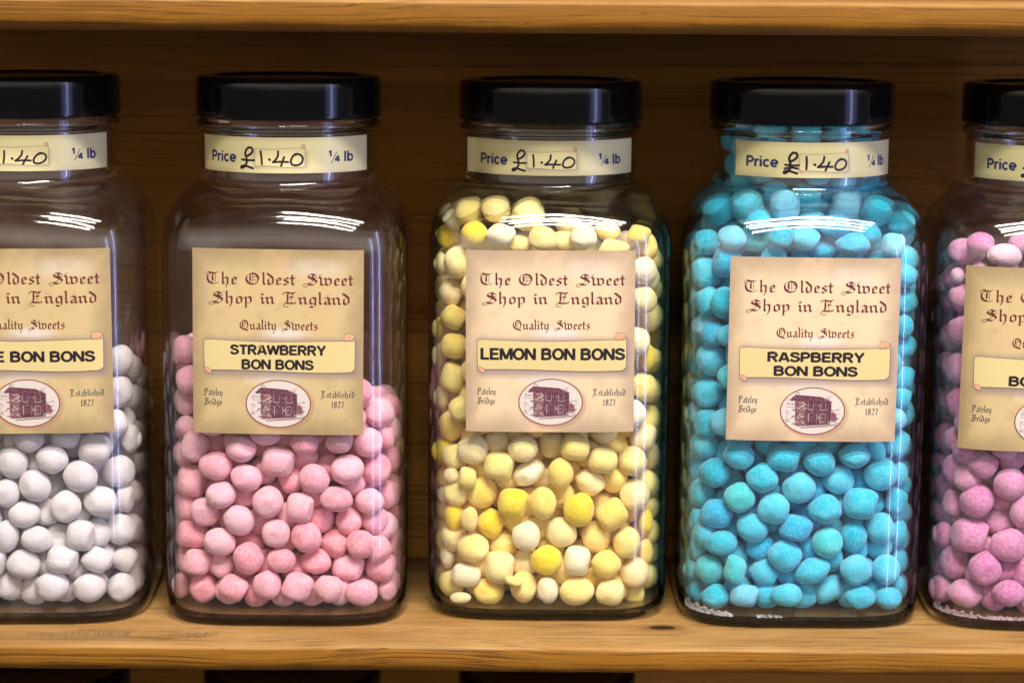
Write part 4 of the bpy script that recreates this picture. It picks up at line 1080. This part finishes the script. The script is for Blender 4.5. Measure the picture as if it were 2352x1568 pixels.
def parse(key):
    J = JARS[key]
    out = []
    for ent in SEEN[key].replace('\n', '').split(';'):
        t = ent.split()
        ox, oy = CROP[t[0]]
        tone = t.pop() if t[-1] in 'vpg' else None
        x, y, w, h = (float(a) for a in t[1:5])
        ang = float(t[5]) if len(t) > 5 else 0.0
        k = PW / 4096
        u, v = (ox + x / 1.68) * k, (oy + y / 1.68) * k
        rw, rh = w / 1.68 * k / 4880 / 2, h / 1.68 * k / 4880 / 2
        r = (rw + rh) / 2
        Y = J['y'] - 0.05
        for _ in range(8):
            P = pix_at(u, v, Y)
            a = inner_half(P.z)
            n = 4.2 if a > 0.0465 else 2.4
            b = a - 1.04 * r                       # clear of the glass all round
            lx = min(abs(P.x - J['x']), b * 0.97)
            Y = J['y'] - (b ** n - lx ** n) ** (1 / n)
        P = pix_at(u, v, Y)
        P.x = J['x'] + max(-b * 0.97, min(b * 0.97, P.x - J['x']))
        P.z = max(P.z, 0.0040 + rh)
        chip = key == 'yellow' and t[0] == 'B' and w < 150 and x < 1600
        # small pieces are chips lying on the glass; clipped columns lie a little deeper
        out.append(dict(p=np.array([P.x - J['x'], P.y - J['y'], P.z]), rw=rw, rh=rh, rd=r * random.uniform(0.88, 1.0), ang=ang, tone=tone, front=True, chip=chip, uv=(u, v)))
    # where two overlap in the picture the later one lies behind the earlier; chips lie in front of all
    out.sort(key=lambda c: not c['chip'])
    for i, c in enumerate(out):
        for _ in range(3):
            for o in out[:i]:
                dxz = math.hypot(c['p'][0] - o['p'][0], c['p'][2] - o['p'][2])
                need = 0.93 * ((c['rw'] + c['rh']) / 2 + (o['rw'] + o['rh']) / 2)
                if dxz < need:
                    dy = math.sqrt(need * need - dxz * dxz)
                    if c['p'][1] - o['p'][1] < dy and abs(c['p'][1] - o['p'][1]) < dy:
                        P = pix_at(*c['uv'], J['y'] + o['p'][1] + dy)
                        c['p'] = np.array([P.x - J['x'], P.y - J['y'], P.z])
    return out


def settle(key, fixed):
    """loose sweets filling the jar behind those seen: random start, then pushed apart and kept inside the glass"""
    rng = np.random.default_rng({'white': 1, 'pink': 2, 'yellow': 3, 'blue': 4, 'violet': 5}[key])
    zl, zr = HEAP[key]
    J = JARS[key]
    vol = 0.0
    pts = []
    r0 = 0.00745
    cell = 4 / 3 * math.pi * r0 ** 3 / 0.67
    if key == 'blue': cell *= 0.93
    n_try = int(0.114 * 0.114 * 0.26 / cell)
    cand = rng.uniform((-0.057, -0.057, 0.012), (0.057, 0.057, 0.272), (n_try, 3))
    top = lambda P: zl + (zr - zl) * (P[:, 0] + 0.055) / 0.11
    keep = (cand[:, 2] < top(cand) - 0.004) & (np.maximum(abs(cand[:, 0]), abs(cand[:, 1])) < inner_half_np(cand[:, 2]) - 0.004)
    P = cand[keep]
    F = np.array([c['p'] for c in fixed]); fr = np.array([(c['rw'] + c['rh']) / 2 for c in fixed])
    d = np.linalg.norm(P[:, None] - F[None], axis=2)
    P = P[(d > 0.0065).all(axis=1)]
    rr = rng.uniform(0.0068, 0.0080, len(P))
    for it in range(150):
        A = np.vstack([P, F]); ra = np.concatenate([rr, fr])
        if it % 6 == 0:
            g = (A ** 2).sum(1)
            D2 = g[:, None] + g[None] - 2 * A @ A.T
            I, K = np.nonzero(np.triu(D2 < 0.019 ** 2, 1))
        dv = A[I] - A[K]
        dist = np.linalg.norm(dv, axis=1) + 1e-9
        ov = np.clip((ra[I] + ra[K]) * 0.97 - dist, 0, None)
        push = dv / dist[:, None] * (ov * 0.5)[:, None]
        mv = np.zeros_like(A)
        np.add.at(mv, I, push); np.add.at(mv, K, -push)
        P = P + mv[:len(P)] * 0.85
        P[:, 2] -= 0.00022 if it < 110 else 0.0
        a = inner_half_np(P[:, 2]) - rr
        n = np.where(P[:, 2] > 0.205, 2.0, 4.2)
        f = (abs(P[:, 0]) ** n + abs(P[:, 1]) ** n) ** (1 / n)
        sc = np.where(f > a, a / np.maximum(f, 1e-9), 1.0)
        P[:, :2] *= sc[:, None]
        # the front row is already in place; the rest stays behind it
        ai = np.maximum(inner_half_np(P[:, 2]), 0.02)
        yin = (np.maximum(ai ** 4.2 - np.minimum(abs(P[:, 0]), ai * 0.98) ** 4.2, 0)) ** (1 / 4.2)
        P[:, 1] = np.where((abs(P[:, 0]) < 0.044) & (P[:, 2] < 0.200), np.maximum(P[:, 1], np.minimum(-yin + rr + 0.0090, 0.02)), P[:, 1])
        P[:, 2] = np.maximum(P[:, 2], 0.0038 + rr)
        P[:, 2] = np.minimum(P[:, 2], np.maximum(top(P) - rr * 0.6, 0.02))
    return [dict(p=P[i], rw=rr[i], rh=rr[i] * rng.uniform(0.9, 1.0), rd=rr[i] * rng.uniform(0.9, 1.0), ang=0, tone=None, front=False) for i in range(len(P))]


def visible_area(items, key):
    """pixels of the final picture each sweet shows, the paper labels hiding what lies behind them"""
    W, H = 1024, 682
    k = W / PW
    J = JARS[key]
    ids = np.full((H, W), -1, int); zb = np.full((H, W), 1e9)
    for (hw, z0, z1, yy, dx) in ((LW / 2, J['lz'] - LH / 2, J['lz'] + LH / 2, -HW, J['lx']), (0.0385, J['pz'] - 0.0085, J['pz'] + 0.0085, -0.0435, 0.002)):
        a, b = to_pix((J['x'] + dx - hw, J['y'] + yy, z1)), to_pix((J['x'] + dx + hw, J['y'] + yy, z0))
        zb[max(0, int(a[1] * k)):max(0, int(b[1] * k)), max(0, int(a[0] * k)):max(0, int(b[0] * k))] = 0
    for i, c in enumerate(items):
        P = Vector((c['p'][0] + J['x'], c['p'][1] + J['y'], c['p'][2]))
        u, v = to_pix(P)
        u, v = u * k, v * k
        dep = (P - CP).length
        s = FPX / dep * k
        ru, rv = c['rw'] * s, c['rh'] * s
        x0, x1, y0, y1 = max(0, int(u - ru)), min(W, int(u + ru) + 2), max(0, int(v - rv)), min(H, int(v + rv) + 2)
        if x0 >= x1 or y0 >= y1: continue
        yy, xx = np.mgrid[y0:y1, x0:x1]
        q = 1 - ((xx + 0.5 - u) / ru) ** 2 - ((yy + 0.5 - v) / rv) ** 2
        zz = np.where(q > 0, dep - c['rd'] * np.sqrt(np.maximum(q, 0)), 1e9)
        m = zz < zb[y0:y1, x0:x1]
        zb[y0:y1, x0:x1][m] = zz[m]; ids[y0:y1, x0:x1][m] = i
    return np.bincount(ids[ids >= 0], minlength=len(items))


ORD = ['first', 'second', 'third', 'fourth', 'fifth', 'sixth', 'seventh', 'eighth', 'ninth', 'tenth', 'eleventh', 'twelfth', 'thirteenth', 'fourteenth', 'fifteenth',
       'sixteenth', 'seventeenth', 'eighteenth', 'nineteenth', 'twentieth']
ORD += ['twenty-' + o for o in ORD[:9]] + ['thirtieth'] + ['thirty-' + o for o in ORD[:9]]


def name_places(key, items):
    """a label of its own for every visible sweet, from its tint and its place against the paper label"""
    J, word = JARS[key], FLAVOUR[key]['word']
    ztop, zbot, xl, xr = J['lz'] + LH / 2, J['lz'] - LH / 2, J['lx'] - LW / 2, J['lx'] + LW / 2
    zones = {}
    for c in items:
        u, v = to_pix((c['p'][0] + J['x'], c['p'][1] + J['y'], c['p'][2]))
        c['u'], c['v'] = u, v
        x, z = c['p'][0], c['p'][2]
        zone = 'above' if z > ztop - 0.002 else 'below' if z < zbot + 0.004 else ('left' if x < (xl + xr) / 2 else 'right')
        zones.setdefault((zone, c['front']), []).append(c)
    for (zone, front), L in zones.items():
        tint = lambda c: {'v': 'vivid ', 'p': 'pale ', 'g': 'greenish '}.get(c['tone'], '')
        deep = '' if front else 'shaded '
        if zone in ('left', 'right'):
            L.sort(key=lambda c: c['v'])
            for i, c in enumerate(L):
                c['label'] = f"{deep}{tint(c)}{word} bon bon {zone} of the paper label, {ORD[i]} from the top" + ('' if front else ', behind others')
        else:
            L.sort(key=lambda c: c['v'] if zone == 'above' else -c['v'])
            rows, row = [], []
            for c in L:
                if row and abs(c['v'] - row[0]['v']) > 42: rows.append(row); row = []
                row.append(c)
            rows.append(row)
            for j, rw in enumerate(rows):
                rw.sort(key=lambda c: c['u'])
                for i, c in enumerate(rw):
                    where = f"in the {ORD[j]} row " + ('below the lid' if zone == 'above' else 'above the jar floor')
                    if not front: where = f"behind the {ORD[j]} row " + ('below the lid' if zone == 'above' else 'above the jar floor')
                    c['label'] = f"{deep}{tint(c)}{word} bon bon {where}, {ORD[i]} from the left"


def pose(c, J):
    loc = Vector((c['p'][0] + J['x'], c['p'][1] + J['y'], c['p'][2]))
    if c['front']:
        rot = Euler((0, R(c['ang']), 0)).to_matrix().to_4x4()
    else:
        rot = Euler((random.uniform(0, 6), random.uniform(0, 6), random.uniform(0, 6))).to_matrix().to_4x4()
    return Matrix.Translation(loc) @ rot @ Matrix.Diagonal((c['rw'] / RC, c['rd'] / RC, c['rh'] / RC, 1))


for key in JARS:
    F, J = FLAVOUR[key], JARS[key]
    fixed = parse(key)
    items = fixed + settle(key, fixed)
    for s in SHAPES:
        if not s.materials: s.materials.append(F['mat'])
    area = visible_area(items, key)
    least = lambda c: 30 if c['front'] else 150
    shown = [c for c, a in zip(items, area) if a >= least(c)]
    rest = [c for c, a in zip(items, area) if a < least(c)]
    name_places(key, shown)
    proto = [s.copy() for s in SHAPES]
    for s in proto:
        s.materials.clear(); s.materials.append(F['mat'])
    for c in shown:
        o = link(F['name'], random.choice(proto))
        o.matrix_world = pose(c, J)
        t = F.get({'v': 'vivid', 'p': 'pale', 'g': 'green'}.get(c['tone'], ''), None)
        if t is None:
            t = random.choice(F['tones'])
            if c['tone'] == 'v': t = F['tones'][2]
        g = random.uniform(0.94, 1.04)
        o.color = (*(min(0.93, x * g * random.uniform(0.985, 1.015)) for x in t), 1)
        tag(o, c['label'], 'sweet', F['group'])
    # the heap that the visible sweets hide
    vs, fs, b = [], [], 0
    base = np.empty(len(SHAPES[0].vertices) * 3)
    tri = [tuple(p.vertices) for p in SHAPES[0].polygons]
    for c in rest:
        me = random.choice(SHAPES)
        me.vertices.foreach_get('co', base)
        Mx = np.array(pose(c, J))
        V = base.reshape(-1, 3) @ Mx[:3, :3].T + Mx[:3, 3]
        vs.append(V); fs += [tuple(i + b for i in t) for t in tri]; b += len(V)
    if rest:
        me = mesh_from('bon_bon_heap', np.vstack(vs), fs, [F['mat']], smooth=True)
        o = link('bon_bon_heap', me)
        o.color = (*F['tones'][0], 1)
        tag(o, f"heap of {F['word']} bon bons hidden behind the front layer of the jar", 'sweets', kind='stuff')
    SC['count_' + key] = f'{len(shown)} shown, {len(rest)} hidden'

# ------------------------------------------------------------------ loose sugar at the foot of two jars
M['sugar'] = plain('loose_sugar', (0.50, 0.49, 0.52, 1), 0.9, 0.1)
M['sugar_pink'] = plain('loose_mauve_sugar', (0.50, 0.38, 0.44, 1), 0.9, 0.1)
for key, spans, mat, lab in (('blue', ((-0.0555, -0.034, 0.0052, 900), (-0.022, -0.010, 0.0008, 90)), M['sugar'], 'white sugar powder gathered at the foot of the blue bon bons'),
                             ('violet', ((-0.0555, -0.020, 0.0036, 700), (-0.03, 0.052, 0.0012, 700)), M['sugar_pink'], 'pale sugar powder lying under the mauve bon bons')):
    J = JARS[key]
    rr = random.Random(5)
    V, Fc = [], []
    grain = bmesh.new()
    bmesh.ops.create_icosphere(grain, subdivisions=1, radius=1.0)
    gv = [v.co.copy() for v in grain.verts]
    gf = [tuple(v.index for v in f.verts) for f in grain.faces]
    grain.free()
    for x0, x1, hgt, count in spans:
        for _ in range(count):
            t = rr.random() ** 1.6
            x = x0 + (x1 - x0) * t
            r = rr.uniform(0.00014, 0.00050)
            y = -(yfront(x, HW - WALL, 4.2) - 0.0005 - r) + abs(rr.gauss(0, 0.0016))
            z = 0.0034 + rr.random() ** 2 * hgt * (1 - 0.8 * t) * (0.5 + 0.5 * math.sin(x * 900) ** 2)
            b = len(V)
            V += [(x + c.x * r * rr.uniform(0.7, 1.3), y + c.y * r * rr.uniform(0.7, 1.2), z + c.z * r * rr.uniform(0.6, 1.1)) for c in gv]
            Fc += [tuple(b + k for k in f) for f in gf]
    o = link('sugar_powder', mesh_from('sugar_powder', V, Fc, [mat], smooth=True), loc=(J['x'], J['y'], 0))
    o.rotation_euler.z = R(J.get('turn', 0))
    tag(o, lab, 'sugar', kind='stuff')
